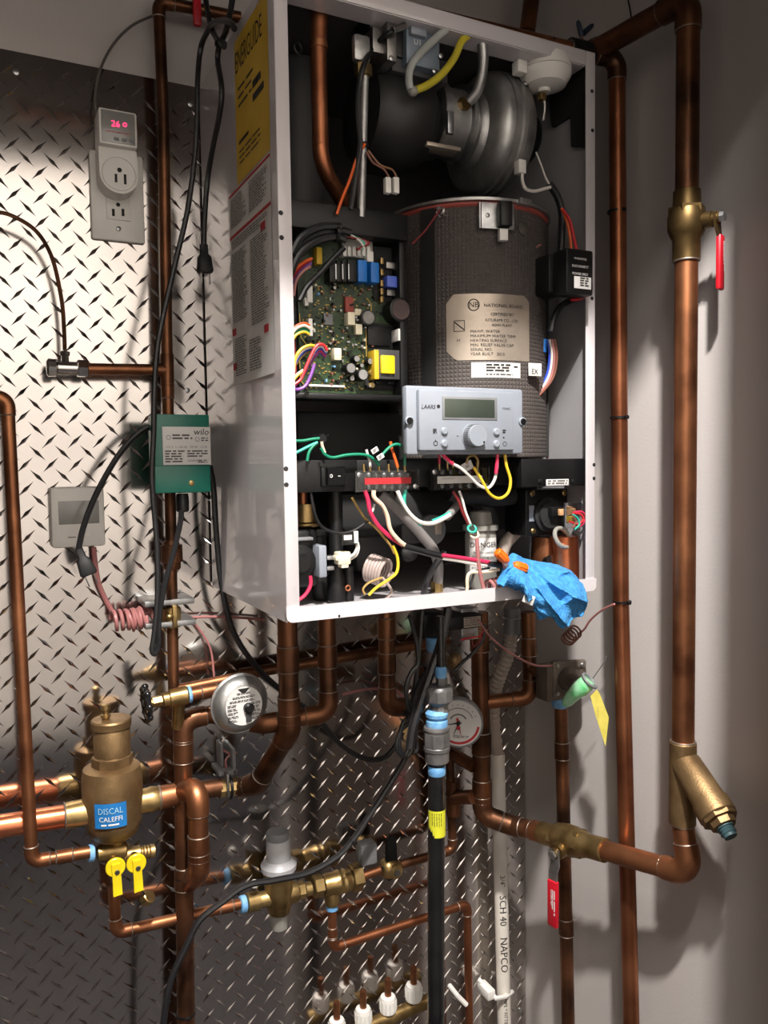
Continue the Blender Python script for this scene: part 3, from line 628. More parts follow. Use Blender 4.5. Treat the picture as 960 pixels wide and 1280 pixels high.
# black power cords
def plug(label, c, ax, blades=True):
    t = thing('cord_plug', label, 'plug', c); a, u, w = frame_of(ax)
    prof = [(0, .6), (0.012, .62), (0.016, 1), (0.034, 1.25), (0.036, 1.1)]; m = MB(); vs = []; fs = []
    side = V((1, 0, 0)); side = (side - a * side.dot(a)).normalized(); th_ = a.cross(side)
    for tt, k in prof:
        for q in range(16):
            g = 2 * PI * q / 16; ex = math.copysign(abs(math.cos(g)) ** .6, math.cos(g)); ey = math.copysign(abs(math.sin(g)) ** .6, math.sin(g))
            vs.append(c + a * tt + side * (0.0088 * k * ex) + th_ * (0.0072 * k * ey))
    for i in range(len(prof) - 1):
        for q in range(16): fs.append((i * 16 + q, i * 16 + (q + 1) % 16, (i + 1) * 16 + (q + 1) % 16, (i + 1) * 16 + q))
    fs += [tuple(range(16))[::-1], tuple(range((len(prof) - 1) * 16, len(prof) * 16))]
    m.add(vs, fs).build('plug_body', 'black_rubber', t)
    for k in (-1, 1): MB().box(c + a * 0.043 + side * 0.0055 * k, (0.0015, 0.005, 0.016), 0.0003, (side, th_, a)).build('blade', 'steel', t)
    return t
dC = 0.10
wire('black cord hanging from the top knot to the plug beside the boiler', [(292, -12), (288, 14), (282, 40), (275, 55), (272, 75), (277, 110), (275, 140), (267, 180), (260, 220), (256, 270), (255, 310)], 0.0036, 'black_cable', dC, name='power_lead', cat='cord', xmax=.286)
plug('black three-pin plug hanging beside the label of the boiler', PX(254.5, 306, dC, .286), V((0.03, 0, -1)))
wire('black cord looping over the knot then running down to the green box', [(293, 36), (289, 29), (280, 26), (268, 28), (260, 38), (251, 60), (247, 100), (246, 150), (243, 200), (234, 265), (220, 325), (204, 395), (196, 440), (193, 490), (192, 545), (190, 600), (196, 680), (197, 740), (193, 790), (190, 812), (194, 817), (198, 805), (199, 770), (206, 730), (217, 690), (225, 655), (227, 638)], 0.0036, 'black_cable', dC + 0.022, name='power_lead', cat='cord', xmax=.278)
wire('short black cord end hooked through the knot at the top', [(256, -12), (259, 12), (264, 34), (272, 50), (280, 58)], 0.0036, 'black_cable', dC + 0.012, name='power_lead', cat='cord', xmax=.282)
tie('black tie holding the two hanging cords together', PX(276, 55, dC + 0.006, .284), UP, 0.0062)
wire('black cord curving from the green box across the wall thermostat', [(196, 532), (178, 538), (155, 560), (135, 590), (117, 625), (104, 660), (98, 688)], 0.0038, 'black_cable', 0.085, name='power_lead', cat='cord')
plug('black three-pin plug dangling in front of the wall thermostat', P(98, 686, 0.085), V((0.35, 0, -1)).normalized())
wire('black cord from the green box passing behind the silver dial to the bundle', [(262, 582), (267, 610), (270, 660), (277, 730), (292, 790), (322, 835), (360, 870), (395, 895), (425, 930), (455, 948), (478, 948), (492, 935), (503, 915)], 0.0042, 'black_cable', 0.06, name='power_lead', cat='cord')
# coiled cord bundle under the boiler and the thick cable out of it
tag(MB().tube(spline(px([(512, 770), (520, 800), (522, 830), (512, 845), (508, 870), (512, 892), (518, 870), (530, 842), (528, 860), (518, 895), (500, 915), (496, 935), (505, 945), (512, 930), (520, 905), (516, 932), (507, 946), (499, 930), (503, 905), (514, 890), (507, 862), (517, 836), (532, 834), (530, 865), (516, 905), (521, 935), (512, 942)], 0.2), 6), 0.0031, 8).build('cord_bundle', 'black_cable'), 'black cord folded into a tied bundle beneath the boiler', 'cord')
tie('black tie around the folded cord bundle beneath the boiler', P(513, 891, 0.2), UP, 0.010)
wire('grey-black flexible conduit slanting from the boiler across the bundle', [(560, 760), (552, 800), (540, 835), (528, 870), (517, 905), (512, 935)], 0.0066, 'black_cable', 0.225, name='conduit', cat='cable')
wire('thick black cable sweeping down past the pressure reducer to the floor', [(516, 915), (505, 950), (484, 985), (458, 1025), (441, 1050), (420, 1072), (385, 1091), (345, 1100), (308, 1107), (280, 1126), (250, 1150), (232, 1185), (214, 1225), (205, 1275), (203, 1330), (202, 1480), (204, 1700)], 0.0046, 'black_cable', 0.115, name='power_cable', cat='cable')
tie('black tie on the thick cable above the pressure reducer', P(441, 1051, 0.115), V((0.6, 0, 0.6)), 0.0056)
wire('thin black cord hanging straight from the boiler to the bundle', [(528, 760), (525, 800), (521, 840), (515, 880)], 0.0034, 'black_cable', 0.19, name='power_lead', cat='cord')

# ================================================================== pipework beside the right-hand wall
dR = 0.10
off = 0.062; XR = XW - off
p1 = P(602, 1002, dR)
zH = p1.z
elb = Q(851, 1089, XR); big_y = elb.y
pipe_run('thick copper return pipe dropping behind the pressure gauge then out to the wall', [P(599, 765, dR), P(601, 880, dR), P(603, 1018, dR), P(640, 1032, dR + 0.03), P(664, 1037, dR + 0.06)], R1, 'copper_dark', couplings=((0, 0.3), (1, 0.35), (1, 0.78)))
q0 = P(660, 1036, dR + 0.055)
pipe_run('thick copper pipe running from the corner along the wall up to the strainer', [q0, Q(863, 1093, XR), Q(852, 1020, XR)], R1, 'copper', couplings=((0, 0.1),))
def along(p, q, f): return V(p).lerp(V(q), f)
qa, qb = q0, Q(863, 1093, XR); ax = (qb - qa).normalized()
bw = thing('ball_valve', 'brass ball valve with a long red lever on the slanting copper pipe', 'valve', P(715, 1150, 0.2))
def at_px(x):  # the point of the slanting pipe over a pixel column
    lo, hi = 0.0, 1.0
    for _ in range(40):
        f = (lo + hi) / 2; p = along(qa, qb, f) - CAM
        if 480 + F * p.dot(CX) / p.dot(CF) < x: lo = f
        else: hi = f
    return along(qa, qb, f)
c0 = at_px(677); c = at_px(712); c1 = at_px(757); L = (c1 - c0).length
MB().lathe(c0, ax, [(0, 0.0150), (0.001, 0.0172), (L * .2, 0.0172), (L * .26, 0.0195), (L * .32, 0.0225), (L * .42, 0.0235), (L * .55, 0.0225), (L * .62, 0.0195), (L * .68, 0.0195), (L * .74, 0.0172), (L - .001, 0.0172), (L, 0.015)], 28).build('valve_body', 'brass', bw)
hx_ = MB(); hx_.lathe(c0.lerp(c1, .22), ax, [(0, .0215), (L * .07, .0215)], 6); hx_.lathe(c0.lerp(c1, .60), ax, [(0, .0215), (L * .07, .0215)], 6); hx_.build('hex_shoulder', 'brass', bw)
nf = V((-0.55, -0.83, 0)).normalized(); nf = (nf - ax * nf.dot(ax)).normalized(); c = c + V((0, 0, -0.004))
MB().lathe(c + nf * 0.018, nf, [(0, .012), (.012, .012), (.013, .008), (.020, .008)], 20).build('stem_boss', 'brass', bw)
MB().lathe(c + nf * 0.037, nf, [(0, .0075), (.005, .007), (.006, .005)], 6).build('stem_nut', 'zinc', bw)
sx_ = UP.cross(nf).normalized(); s = S(c)
c2 = c + nf * 0.034
lv = [(-6, 5), (7, 6), (8, -14), (4, -26), (5, -40), (-8, -40), (-8, -24), (-5, -14)]
MB().prism([c2 + sx_ * a * s + UP * b * s for a, b in lv], nf * 0.003).build('lever_plate', 'zinc', bw)
gr = MB().box(c2 + UP * (-63 * s) + sx_ * (-1.5 * s) + nf * 0.002, (15 * s, 0.007, 58 * s), 0.0018, (sx_, -nf, UP)).build('lever_grip', 'red_grip', bw)
m = MB(); o = c2 + UP * (-44 * s) + sx_ * (-4.5 * s) + nf * 0.0058
m.text('LEGEND', o + sx_ * 2 * s, 5.5 * s, -UP, sx_, sx=1.0); m.lines(o + sx_ * 8.5 * s, 34 * s, 6 * s, 2, -UP, sx_); m.build('lettering', 'ink_white', gr)
# Y strainer
ys = thing('y_strainer', 'bronze Y strainer with a slanted screen leg low on the thick riser', 'strainer', Q(852, 1035, XR)); o = Q(853, 1030, XR); s = S(o)
zt = Q(853, 926, XR).z
MB().lathe(o, UP, [(0, .0150), (.0015, .0172), (zt - o.z - .002, .0172), (zt - o.z, .0150)], 26).build('strainer_body', 'bronze', ys)
MB().torus((o.x, o.y, zt), UP, .0152, .0012).build('solder_ring', 'solder', ys); MB().torus(o, UP, .0152, .0012).build('solder_ring', 'solder', ys)
la = Q(858, 955, XR); lb_ = Q(899, 1022, XR - 0.01); ax2 = (lb_ - la).normalized(); LL = (lb_ - la).length
MB().lathe(la, ax2, [(-.01, .016), (0, .0195), (LL * .72, .0215), (LL * .73, .0235), (LL * .97, .0238), (LL, .021)], 28).build('screen_leg', 'bronze', ys)
MB().lathe(lb_, ax2, [(-.001, .0225), (.004, .0225), (.0045, .017), (.012, .016), (.013, .012)], 8).build('hex_cap', 'bronze', ys)
MB().lathe(lb_ + ax2 * .012, ax2, [(0, .011), (.002, .011), (.003, .0085), (.005, .0105), (.007, .0085), (.009, .0105), (.011, .0085), (.014, .008)], 16).build('plug', 'blue_sealant', ys).data.materials[0] = mat('teal_plug', (64, 92, 98), 0.5)
MB().text('YCL', la + ax2 * LL * .60 + V((-0.012, -0.0185, 0)), 0.007, (ax2 * 0.3 + V((0.5, -0.5, 0))).normalized(), (UP)).build('lettering', 'ink', ys)
# thick riser with its valve
zv0, zv1 = Q(849, 329, XR).z, Q(847, 243, XR).z; xy = lambda z: V((o.x, o.y, z))
ztop = Q(845, 8, XR).z
pipe_run('thick copper riser between the strainer and the high ball valve', [xy(zt), xy(zv0)], R1, 'copper', solder=False)
pipe_run('thick dark copper pipe above the high valve bending away overhead', [xy(zv1 - .004), xy(ztop), xy(ztop) + V((-.02, .16, .0)), xy(ztop) + V((-.02, .40, .0))], R1, 'copper_dark')
uv_ = thing('ball_valve', 'dark brass ball valve with a hanging red lever high on the thick riser', 'valve', xy(zv0)); hv = zv1 - zv0
MB().lathe(xy(zv0), UP, [(0, .015), (.001, .0168), (hv * .3, .0172), (hv * .36, .0205), (hv * .45, .0235), (hv * .62, .0235), (hv * .72, .0215), (hv * .74, .0172), (hv - .001, .0168), (hv, .015)], 28).build('valve_body', 'brass', uv_).data.materials[0] = mat('brass_dark', (120, 98, 62), 0.42, 0.9, c2=(92, 74, 46), scale=30)
hx_ = MB(); hx_.lathe(xy(zv0 + hv * .66), UP, [(0, .023), (hv * .1, .023)], 6); hx_.build('hex_shoulder', MATS['brass_dark'], uv_)
MB().torus(xy(zv0), UP, .0155, .0014).build('solder_ring', 'solder', uv_)
cc = xy(zv0 + hv * .52); nx = V((0.35, -0.94, 0)).normalized(); sd = UP.cross(nx).normalized()
MB().lathe(cc + nx * .018, nx, [(0, .010), (.014, .010), (.015, .007), (.024, .007)], 18).build('stem_boss', MATS['brass_dark'], uv_)
MB().lathe(cc + nx * .042, nx, [(0, .0068), (.005, .0062)], 6).build('stem_nut', 'zinc', uv_)
hc = cc + nx * .036; s = S(hc)
MB().prism([hc + sd * a + UP * b for a, b in ((-.008, .007), (.008, .007), (.010, -.006), (.014, -.022), (.004, -.022), (-.006, -.008))], nx * .003).build('lever_plate', MATS['brass_dark'], uv_)
gr = MB().box(hc + sd * .011 + UP * (-.052) + nx * .002, (.0155, .007, .068), .003, (sd, -nx, UP)).build('lever_grip', 'red_grip', uv_)
m = MB(); og = hc + sd * .0075 + UP * (-.026) + nx * .0056
m.text('LEGEND', og + sd * .0030, .0055, -UP, sd); m.lines(og + sd * .0068, .040, .004, 2, -UP, sd); m.build('lettering', 'ink_white', gr)
# slim riser
ps = lambda x, y: Q(x, y, XW - .05)
b0 = ps(771, 72); b1 = ps(790, 1310)
pipe_run('slim copper pipe rising straight past the boiler and bending over its top', [to_floor(ps(776, 750), b1), ps(776, 750), b0, b0 + V((-.06, .012, 0)), b0 + V((-.75, .05, 0.0))], R34 * 1.05, 'copper_red', couplings=(), em='copper_dark')
t = thing('pipe_coupling', 'black coupling on the slim pipe just past the boiler corner', 'pipe fitting', b0 + V((-.05, .012, 0))); MB().cyl(b0 + V((-.075, .013, 0)), b0 + V((-.035, .012, 0)), .0165, ch=.001).build('coupling_body', 'black_plastic', t)
for y, l in ((265, 'black cable tie on the slim pipe level with the top of the boiler drum'), (522, 'black cable tie on the slim pipe level with the control panel'), (752, 'black cable tie on the slim pipe holding the thin red lead')):
    tie(l, ps(771 + (y - 265) * .0135, y), UP, R34 * 1.08)
# branch with regulator
dv_ = 0.165
pipe_run('copper pipe dropping from the grey regulator past the red lever', [P(701, 868, dv_), to_floor(P(701, 868, dv_), P(711, 1310, dv_))], R34 * .98, 'copper_dark', couplings=((0, 0.085), (0, 0.36)))
rg = thing('pressure_regulator', 'grey regulator body with a bolted square flange above a copper pipe', 'regulator', P(700, 885, dv_))
MB().bx(684, 832, 716, 876, dv_ + .016, dv_ - .016, .004).build('regulator_body', 'valve_grey', rg)
fn = V((-.34, -.94, 0.03)).normalized(); fx = UP.cross(fn).normalized(); fu = fn.cross(fx); fc = P(711, 848, dv_ + .022); s = S(fc)
MB().box(fc, (44 * s, .010, 46 * s), .003, (fx, -fn, fu)).build('square_flange', 'valve_grey', rg)
for a in (-1, 1):
    for b in (-1, 1): screw(fc + (fx * a * 16 + fu * b * 17) * s + fn * .005, .0036, 'zinc', fn, rg, h=.003)
MB().lathe(fc + fn * .004, fn, [(0, 16 * s), (.006, 15 * s), (.014, 10 * s), (.056, 9.5 * s), (.058, 8 * s)], 24).build('bonnet', 'valve_grey', rg)
MB().lathe(fc + fn * .054, fn, [(0, 9.5 * s), (.003, 10.5 * s), (.006, 10.5 * s), (.007, 9 * s)], 24).build('brass_ring', 'brass', rg)
vlathe(MB(), 700, 874, dv_, [(884, 9), (880, 11), (870, 11), (867, 9)], 18).build('blue_tape_wrap', 'blue_sealant', rg)
t = thing('valve_cover', 'see-through green plastic cap hanging over the regulator outlet', 'cap', fc + fn * .045 - UP * .02)
MB().tube(spline([Q(737, 850, .788), Q(730, 857, .782), Q(718, 867, .776), Q(707, 880, .774)], 5), [.0095, .0105, .0115, .012, .0125, .0125, .0125, .0122, .0118, .0112, .0106, .010, .0095, .0088, .008, .006], 18).build('cap_body', 'green_clear', t)
MB().torus(Q(737, 851, .787), (Q(737, 850, .788) - Q(726, 860, .78)), .0125, .0022, 24).build('cap_rim', 'mid_grey', t)
tg = fc + fn * .050 + fx * .012 - UP * .008
TGX = .785
def tp_(x, y, k=0.0): return Q(x, y, TGX + k)
yt = MB().prism([tp_(738, 870), tp_(746, 862), tp_(750, 868, .004), tp_(761, 897, .010), tp_(757, 933, .006), tp_(752, 918), tp_(744, 893)], (0.0006, 0.0006, 0)).build('paper_tag', 'yellow_tag'); tag(yt, 'pointed yellow paper tag hanging from the green-capped regulator', 'tag')
m = MB(); m.lines(tp_(747, 883), .010, .03, 9, (tp_(757, 897, .010) - tp_(748, 897, .003)).normalized(), UP, out=.0009, fill=.25); m.build('lettering', 'ink_grey', yt)
wire('thin grey bead string looped above the yellow tag against the wall', [(741, 848), (748, 838), (755, 828), (758, 820)], .0008, 'wire_grey', .15, name='tag_string', cat='string', xmax=.80)
pipe_run('dark copper pipe from the boiler bending back to the thick return pipe', [P(660, 765, .13), P(663, 872, .13), P(604, 878, dR)], R1 * .8, 'copper_dark', couplings=((0, .4),))
t = thing('pipe_stub', 'short dark stub joining the regulator to the bent pipe', 'pipe fitting', P(670, 838, .125)); MB().cyl(P(661, 834, .13), P(690, 846, dv_), .0105).build('stub', 'copper_dark', t)
# thin capillary with a coil against the wall
wire('thin red lead sloping from the tie on the slim pipe to its dark coil', [(768, 755), (752, 763), (738, 775), (730, 787), (722, 793)], .0016, 'wire_pink', .22, name='capillary_lead', cat='wire', xmax=.80)
tag(MB().tube(helix(Q(708, 801, .785), Q(721, 788, .785), .0095, 4.6, 14), .0016, 8).build('coiled_lead', 'wire_brown'), 'small dark brown coil of thin lead below the blue cloth', 'wire')
wire('thin pink lead from the boiler across to the regulator', [(598, 775), (612, 795), (632, 812), (655, 826), (672, 832), (690, 832)], .0016, 'wire_pink', .22, name='capillary_lead', cat='wire')
# condensate hose and plastic pipe
t = thing('drain_hose', 'ribbed tan drain hose between the boiler and the white plastic pipe', 'hose', P(624, 945, .035))
MB().tube([P(640, 760, .10), P(640, 778, .10), P(639, 792, .10)], .0135, 18).build('rubber_cuff', 'mid_grey', t)
MB().torus(P(640, 772, .10), UP, .0138, .0012).build('wire_clip', 'zinc', t)
hp = spline(px([(639, 788, .10), (636, 815, .095), (626, 842, .08), (618, 868, .065), (617, 900, .045), (622, 945, .032)]), 16); rs = [.0105 + .0011 * math.sin(i * 1.9) for i in range(len(hp))]
MB().tube(hp, rs, 16).build('ribbed_hose', 'hose_tan', t)
pv = thing('plastic_pipe', 'white plastic drain pipe with black lettering running down beside the gas pipe', 'pipe', P(631, 1310, .032))
MB().tube([P(622, 942, .032), P(626, 1100, .032), to_floor(P(622, 942, .032), P(631, 1310, .032))], .0122, 20).build('straight_pipe', 'pvc_white', pv)
rp = .0124
def pipe_text(s, y0, size):
    c = P(622 + (y0 - 942) * .0245, y0, .032); m = MB(); m.text(s, (0, 0, 0), size, -UP, RIGHT); m.slices(RIGHT, .002); dn = (P(631, 1310, .032) - P(622, 942, .032)).normalized()
    for i, p in enumerate(m.v):
        a = (p.x - .0 - size * .36) / rp - .30; q = c + dn * (-p.z); m.v[i] = V((q.x + (rp + .0002) * math.sin(a), q.y - (rp + .0002) * math.cos(a), q.z))
    return m
m = pipe_text('3/4"', 1090, .013); m2 = pipe_text('SCH 40', 1115, .0175); m3 = pipe_text('NAPCO', 1167, .0185); m4 = pipe_text('PIPE * FITTINGS', 1243, .009)
for q in (m2, m3, m4): m.add(q.v, q.f)
m.build('lettering', 'ink', pv)
t = thing('pipe_clip', 'white plastic clip holding the plastic pipe to the diamond plate', 'clip', P(617, 1250, .02)); MB().bx(610, 1239, 620, 1251, .046, .01, .003).build('clip_base', 'white_plastic', t); MB().tube(px([(598, 1224, .012), (610, 1236, .03), (620, 1248, .048), (631, 1246, .048), (640, 1240, .03)]), .0042, 8).build('clip_arm', 'white_plastic', t)
t = thing('pipe_clip', 'white plastic clip behind the thin vent pipe near the bottom', 'clip', P(575, 1250, .02)); MB().tube(px([(562, 1232, .02), (572, 1245, .05), (583, 1256, .055)]), .0042, 8).build('clip_arm', 'white_plastic', t)
# gas pipe
dg = 0.235
gp = thing('gas_pipe', 'thick black iron gas pipe with a yellow label standing in front of everything below', 'pipe', P(546, 1310, dg))
MB().tube([P(546, 952, dg), P(545, 1100, dg), to_floor(P(545, 1100, dg), P(545, 1310, dg))], .0118, 24).build('straight_pipe', 'black_iron', gp)
MB().lathe(P(546, 968, dg), UP, [(0, .0119), (.001, .0124), (.012, .0124), (.013, .0119)], 20).build('blue_smear', 'blue_sealant', gp)
c = P(546, 1043, dg); yl = MB(); vs, fs = wrap_label(-.3, 1.35, P(546, 1043, dg).z, P(546, 1010, dg).z, .0123, c); ylo = yl.add(vs, fs).build('yellow_label', 'label_yellow', gp)
MATS['label_lime'] = mat('label_lime', (214, 214, 50), .5); ylo.data.materials[0] = MATS['label_lime']
m = MB()
for k in range(5): m.lines((.0032 * k - .0085, 0, P(546, 1012, dg).z), .024, .0017, 1, -UP, RIGHT)
bend_on(m, c, .0126, 0, -.3).build('lettering', 'ink', ylo)
un = thing('pipe_union', 'grey iron union with embossed ring joining the gas pipe', 'pipe fitting', P(546, 952, dg))
vlathe(MB(), 546, 930, dg, [(953, 13), (951, 15), (938, 15.5), (937, 16.5), (933, 16.5), (932, 15.5), (914, 15), (911, 16.5), (908, 16), (906, 12)], 26).build('union_body', 'galvanised', un)
hx_ = MB(); vlathe(hx_, 546, 925, dg, [(931, 16.8), (915, 16.8)], 8); hx_.build('union_ring', 'galvanised', un)
vlathe(MB(), 546, 898, dg, [(909, 13), (906, 14), (900, 13.5), (898.5, 11), (897, 11), (895, 14), (891, 14.5), (887, 11)], 22).build('thread_sealant', 'blue_sealant', un)
un2 = thing('gas_cock', 'grey gas fitting with hexagon shoulders above the union', 'pipe fitting', P(549, 888, dg))
vlathe(MB(), 549, 880, dg, [(889, 12), (881, 11), (877, 15), (875, 17.5), (863, 18), (860, 17.5), (857, 15), (856, 9)], 10).build('fitting_body', 'galvanised', un2)
vlathe(MB(), 552, 852, dg, [(857, 7.5), (847, 7.5)], 6).build('hex_neck', 'galvanised', un2)
vlathe(MB(), 551, 838, dg, [(847, 6.5), (843, 7.5), (836, 7.5), (833, 6)], 18).build('thread_sealant', 'blue_sealant', un2)
vlathe(MB(), 551, 815, dg, [(835, 5), (770, 5)], 14).build('pipe_nipple', 'black_iron', un2)
# black valve body under the boiler and its transformer
t = thing('shutoff_valve', 'black shut-off valve under the boiler floor with blue thread sealant', 'valve', P(543, 815, .17))
MB().bx(530, 766, 560, 796, .19, .15, .004).build('valve_body', 'black_plastic', t); vlathe(MB(), 543, 790, .17, [(814, 9), (812, 10), (800, 11), (796, 12)], 16).build('thread_sealant', 'blue_sealant', t)
t = thing('transformer', 'black transformer with steel core and a grey rating label under the boiler', 'transformer', P(590, 800, .16))
MB().bx(577, 760, 598, 800, .185, .155, .001).build('steel_core', 'zinc', t); bxo = MB().bx(562, 769, 604, 787, .205, .15, .004).build('coil_housing', 'black_plastic', t)
lb = MB().bx(580, 771, 601, 784, .2056, .204, .0004).build('label_plate', 'label_silver', t); a, b, lo, hi = rect(580, 771, 601, 784, .2057); MB().lines((a + .001, -.2058, hi - .001), b - a - .002, hi - lo - .002, 4, ragged=.05, fill=.35).build('lettering', 'ink_grey', lb)
wire('thin red lead under the transformer', [(576, 800), (588, 797), (600, 795), (604, 788)], .0012, 'wire_red', .19)
wire('second thin red lead hanging below the transformer', [(590, 800), (592, 808), (599, 803), (603, 796)], .0012, 'wire_darkred', .192)
wire('black lead curving under the transformer', [(606, 780), (603, 800), (592, 815), (578, 828), (568, 838)], .0026, 'wire_black', .18)
t = thing('brass_elbow', 'dull brass elbow hidden behind the gas fitting under the boiler', 'pipe fitting', P(567, 836, .14)); MB().ball(P(568, 826, .14), .012, 1, 1, 1.1).build('elbow_body', 'bronze', t)
# pressure gauge
pg = thing('pressure_gauge', 'round white pressure and temperature gauge with red pointer', 'gauge', P(577, 934, .14)); c = P(573, 904, .15); s = S(c)
ax = (CAM - c); ax.z *= .2; ax = (ax.normalized() + V((-.15, -.1, 0))).normalized(); a_, u_, w_ = frame_of(ax); u_ = -u_ if u_.x < 0 else u_; w_ = -w_ if w_.z < 0 else w_; R = 31 * s
MB().lathe(c - ax * .018, ax, [(0, R * .8), (.002, R * .98), (.017, R), (.019, R * .98), (.0195, R * .93), (.0165, R * .92)], 40).build('case', 'mid_grey', pg)
fc_ = MB().lathe(c - ax * .002, ax, [(0, R * .93), (.0012, R * .93)], 40).build('dial_face', 'label_white', pg); f = c - ax * .0006
def arc(mb, r, t0, t1, th, n=22):
    for k in range(n):
        q = [(r - th, t0 + (t1 - t0) * k / n), (r, t0 + (t1 - t0) * k / n), (r, t0 + (t1 - t0) * (k + 1) / n), (r - th, t0 + (t1 - t0) * (k + 1) / n)]
        mb.quad(*[f + ax * .0004 + (u_ * math.cos(t) + w_ * math.sin(t)) * rr_ for rr_, t in q])
    return mb
arc(MB(), R * .86, -2.2, -.15, R * .10).build('red_arc', 'ink_red', fc_)
arc(MB(), R * .62, .35, 2.9, .0012).build('scale_arc', 'ink_grey', fc_); arc(MB(), R * .38, .5, 2.7, .0022).build('scale_arc', 'ink_grey', fc_); m = MB()
for k in range(9): t_ = .4 + k * .3; m.lathe(f + ax * .0003 + (u_ * math.cos(t_) + w_ * math.sin(t_)) * R * .74, ax, [(0, .0009), (.0003, .0009)], 8)
m.lines(f + ax * .0003 - u_ * R * .2 - w_ * R * .5, R * .7, R * .12, 2, u_, w_); m.build('dial_marking', 'ink_grey', fc_)
def needle(ang_, l, w, back=.2): e = u_ * math.cos(ang_) + w_ * math.sin(ang_); n_ = ax.cross(e); return [f + ax * .0016 + e * l, f + ax * .0016 - n_ * w - e * l * back, f + ax * .0016 + n_ * w - e * l * back]
MB().prism(needle(3.28, R * .62, .0012), ax * .0004).build('needle', 'ink', pg); MB().prism(needle(-1.95, R * .62, .001), ax * .0004).build('needle', 'ink', pg)
m = MB().prism(needle(-1.35, R * .62, .0018, .35), ax * .0004); m.lathe(f + ax * .0018 + (u_ * .0 - w_ * .18 * R), ax, [(0, .0032), (.0005, .0032)], 16); m.build('red_pointer', 'ink_red', pg)
MB().lathe(f, ax, [(0, .003), (.004, .0028)], 14).build('spindle', 'black_plastic', pg)
MB().cyl(c - ax * .016, P(601, 905, dR), .008).build('stem', 'copper_dark', pg)
t = thing('yellow_stopper', 'tiny yellow cap poking from behind the copper elbow', 'cap', P(616, 1015, .07)); MB().lathe(P(616, 1015, .07), V((.2, -1, .2)), [(-.004, .005), (0, .0065), (.006, .0065), (.009, .004)], 14).build('cap_body', 'yellow_plastic', t)
# manifold
mf = thing('manifold', 'brass manifold bar along the bottom edge beneath white-capped stems', 'manifold', P(470, 1300, .036))
mx = [(421, 1284), (454, 1270), (485, 1255), (517, 1240)]
a0, b0_ = P(405, 1306, .036), P(548, 1246, .036)
MB().tube([a0, b0_], .0115, 20).build('bar', 'brass', mf)
for k, (x, y) in enumerate(mx):
    lbl = ('white-capped manifold stem cut by the bottom edge of the picture', 'second white-capped manifold stem counted from the picture\'s bottom edge', 'third white-capped manifold stem, two away from the gas pipe', 'white-capped manifold stem right beside the gas pipe')[k]
    t = thing('manifold_outlet', lbl, 'valve stem', P(x, y + 8, .036), 'white-capped manifold stems')
    vlathe(MB(), x, y, .036, [(y + 10, 9), (y + 8, 10.5), (y - 6, 10.5), (y - 10, 9), (y - 11, 7)], 18).build('white_cap', 'white_plastic', t)
    rib = MB(); o_ = P(x, y, .036); s_ = S(o_)
    for q in range(14): rib.box(o_ + V((math.cos(q * .4488), math.sin(q * .4488), 0)) * 10.6 * s_, (.0011, .0011, 13 * s_))
    rib.build('cap_ribbing', 'white_plastic', t)
    vlathe(MB(), x, y - 20, .036, [(y - 9, 4.3), (y - 29, 4.3), (y - 32, 3.6)], 14).build('copper_stem', 'copper', t)
# high on the walls
t = thing('red_lever', 'red valve lever hanging above the knotted cords', 'valve lever', P(247, 32, .06)); MB().bx(241.5, -30, 252, 31, .064, .056, .003).build('lever_grip', 'red_grip', t)
t = thing('vent_pipe', 'dark pipe rising out of sight behind the boiler top', 'pipe', P(662, 25, .12)); MB().cyl(P(659, 40, .12), P(668, -30, .12), .0125).build('straight_pipe', 'copper_dark', t)
for (x0, y0, x1, y1), l in (((727, 45, 722, 26), 'dark blue wire nut tilted towards the boiler'), ((729, 42, 741, 31), 'dark blue wire nut tilted towards the wall')):
    t = thing('wire_nut', l, 'wire nut', P(x0, y0, .27)); o_ = P(x0, y0, .27); a_ = P(x1, y1, .27) - o_; MB().lathe(o_, a_, [(0, .004), (a_.length * .8, .0034), (a_.length, .002)], 12).build('nut_body', 'wire_blue', t).data.materials[0] = mat('navy_plastic', (34, 44, 66), .5)
wire('short dark red leads below the two blue wire nuts', [(726, 44), (730, 52), (740, 58)], .0016, 'wire_brown', .27)
wire('thin black wire drooping from overhead to the slim pipe', [(783, -10), (788, 15), (789, 35), (780, 50), (764, 58), (750, 58)], .0012, 'wire_black', .27)
# ================================================================== the boiler cabinet
BX0, BX1, BZ0, BZ1, DF = 0.302, 0.7455, 1.2755, 1.987, 0.33
cab = thing('boiler_cabinet', 'white enamelled boiler cabinet hung on the wall with its front cover removed', 'boiler', (0.52, -0.01, BZ0))
def cb(name, x0, x1, d0, d1, z0, z1, m='white_enamel', bev=0.0): return MB().box(((x0 + x1) / 2, -(d0 + d1) / 2, (z0 + z1) / 2), (x1 - x0, abs(d0 - d1), z1 - z0), bev).build(name, m, cab)
T = 0.0016
lp = cb('side_panel', BX0, BX0 + T, DF, 0.01, BZ0, BZ1); cb('side_panel', BX1 - T, BX1, DF, 0.01, BZ0, BZ1)
cb('top_panel', BX0 + T, BX1 - T, DF, 0.01, BZ1 - T, BZ1); cb('bottom_panel', BX0 + T, BX1 - T, DF - .002, 0.01, BZ0 + .004, BZ0 + .004 + T)
cb('back_panel', BX0 + T, BX1 - T, 0.0116, 0.01, BZ0 + .006, BZ1 - T, 'deep_shade_enamel')  # back coloured dark to carry the interior shade
cb('shade_liner', BX0 + T, BX0 + T + .0006, DF - .014, .0116, BZ0 + .008, BZ1 - T - .001, 'shade_enamel'); cb('shade_liner', BX1 - T - .0006, BX1 - T, DF - .002, .0116, BZ0 + .008, BZ1 - T - .001, 'shade_enamel')  # added sheets, greyer than the panels to stand in for inside shade
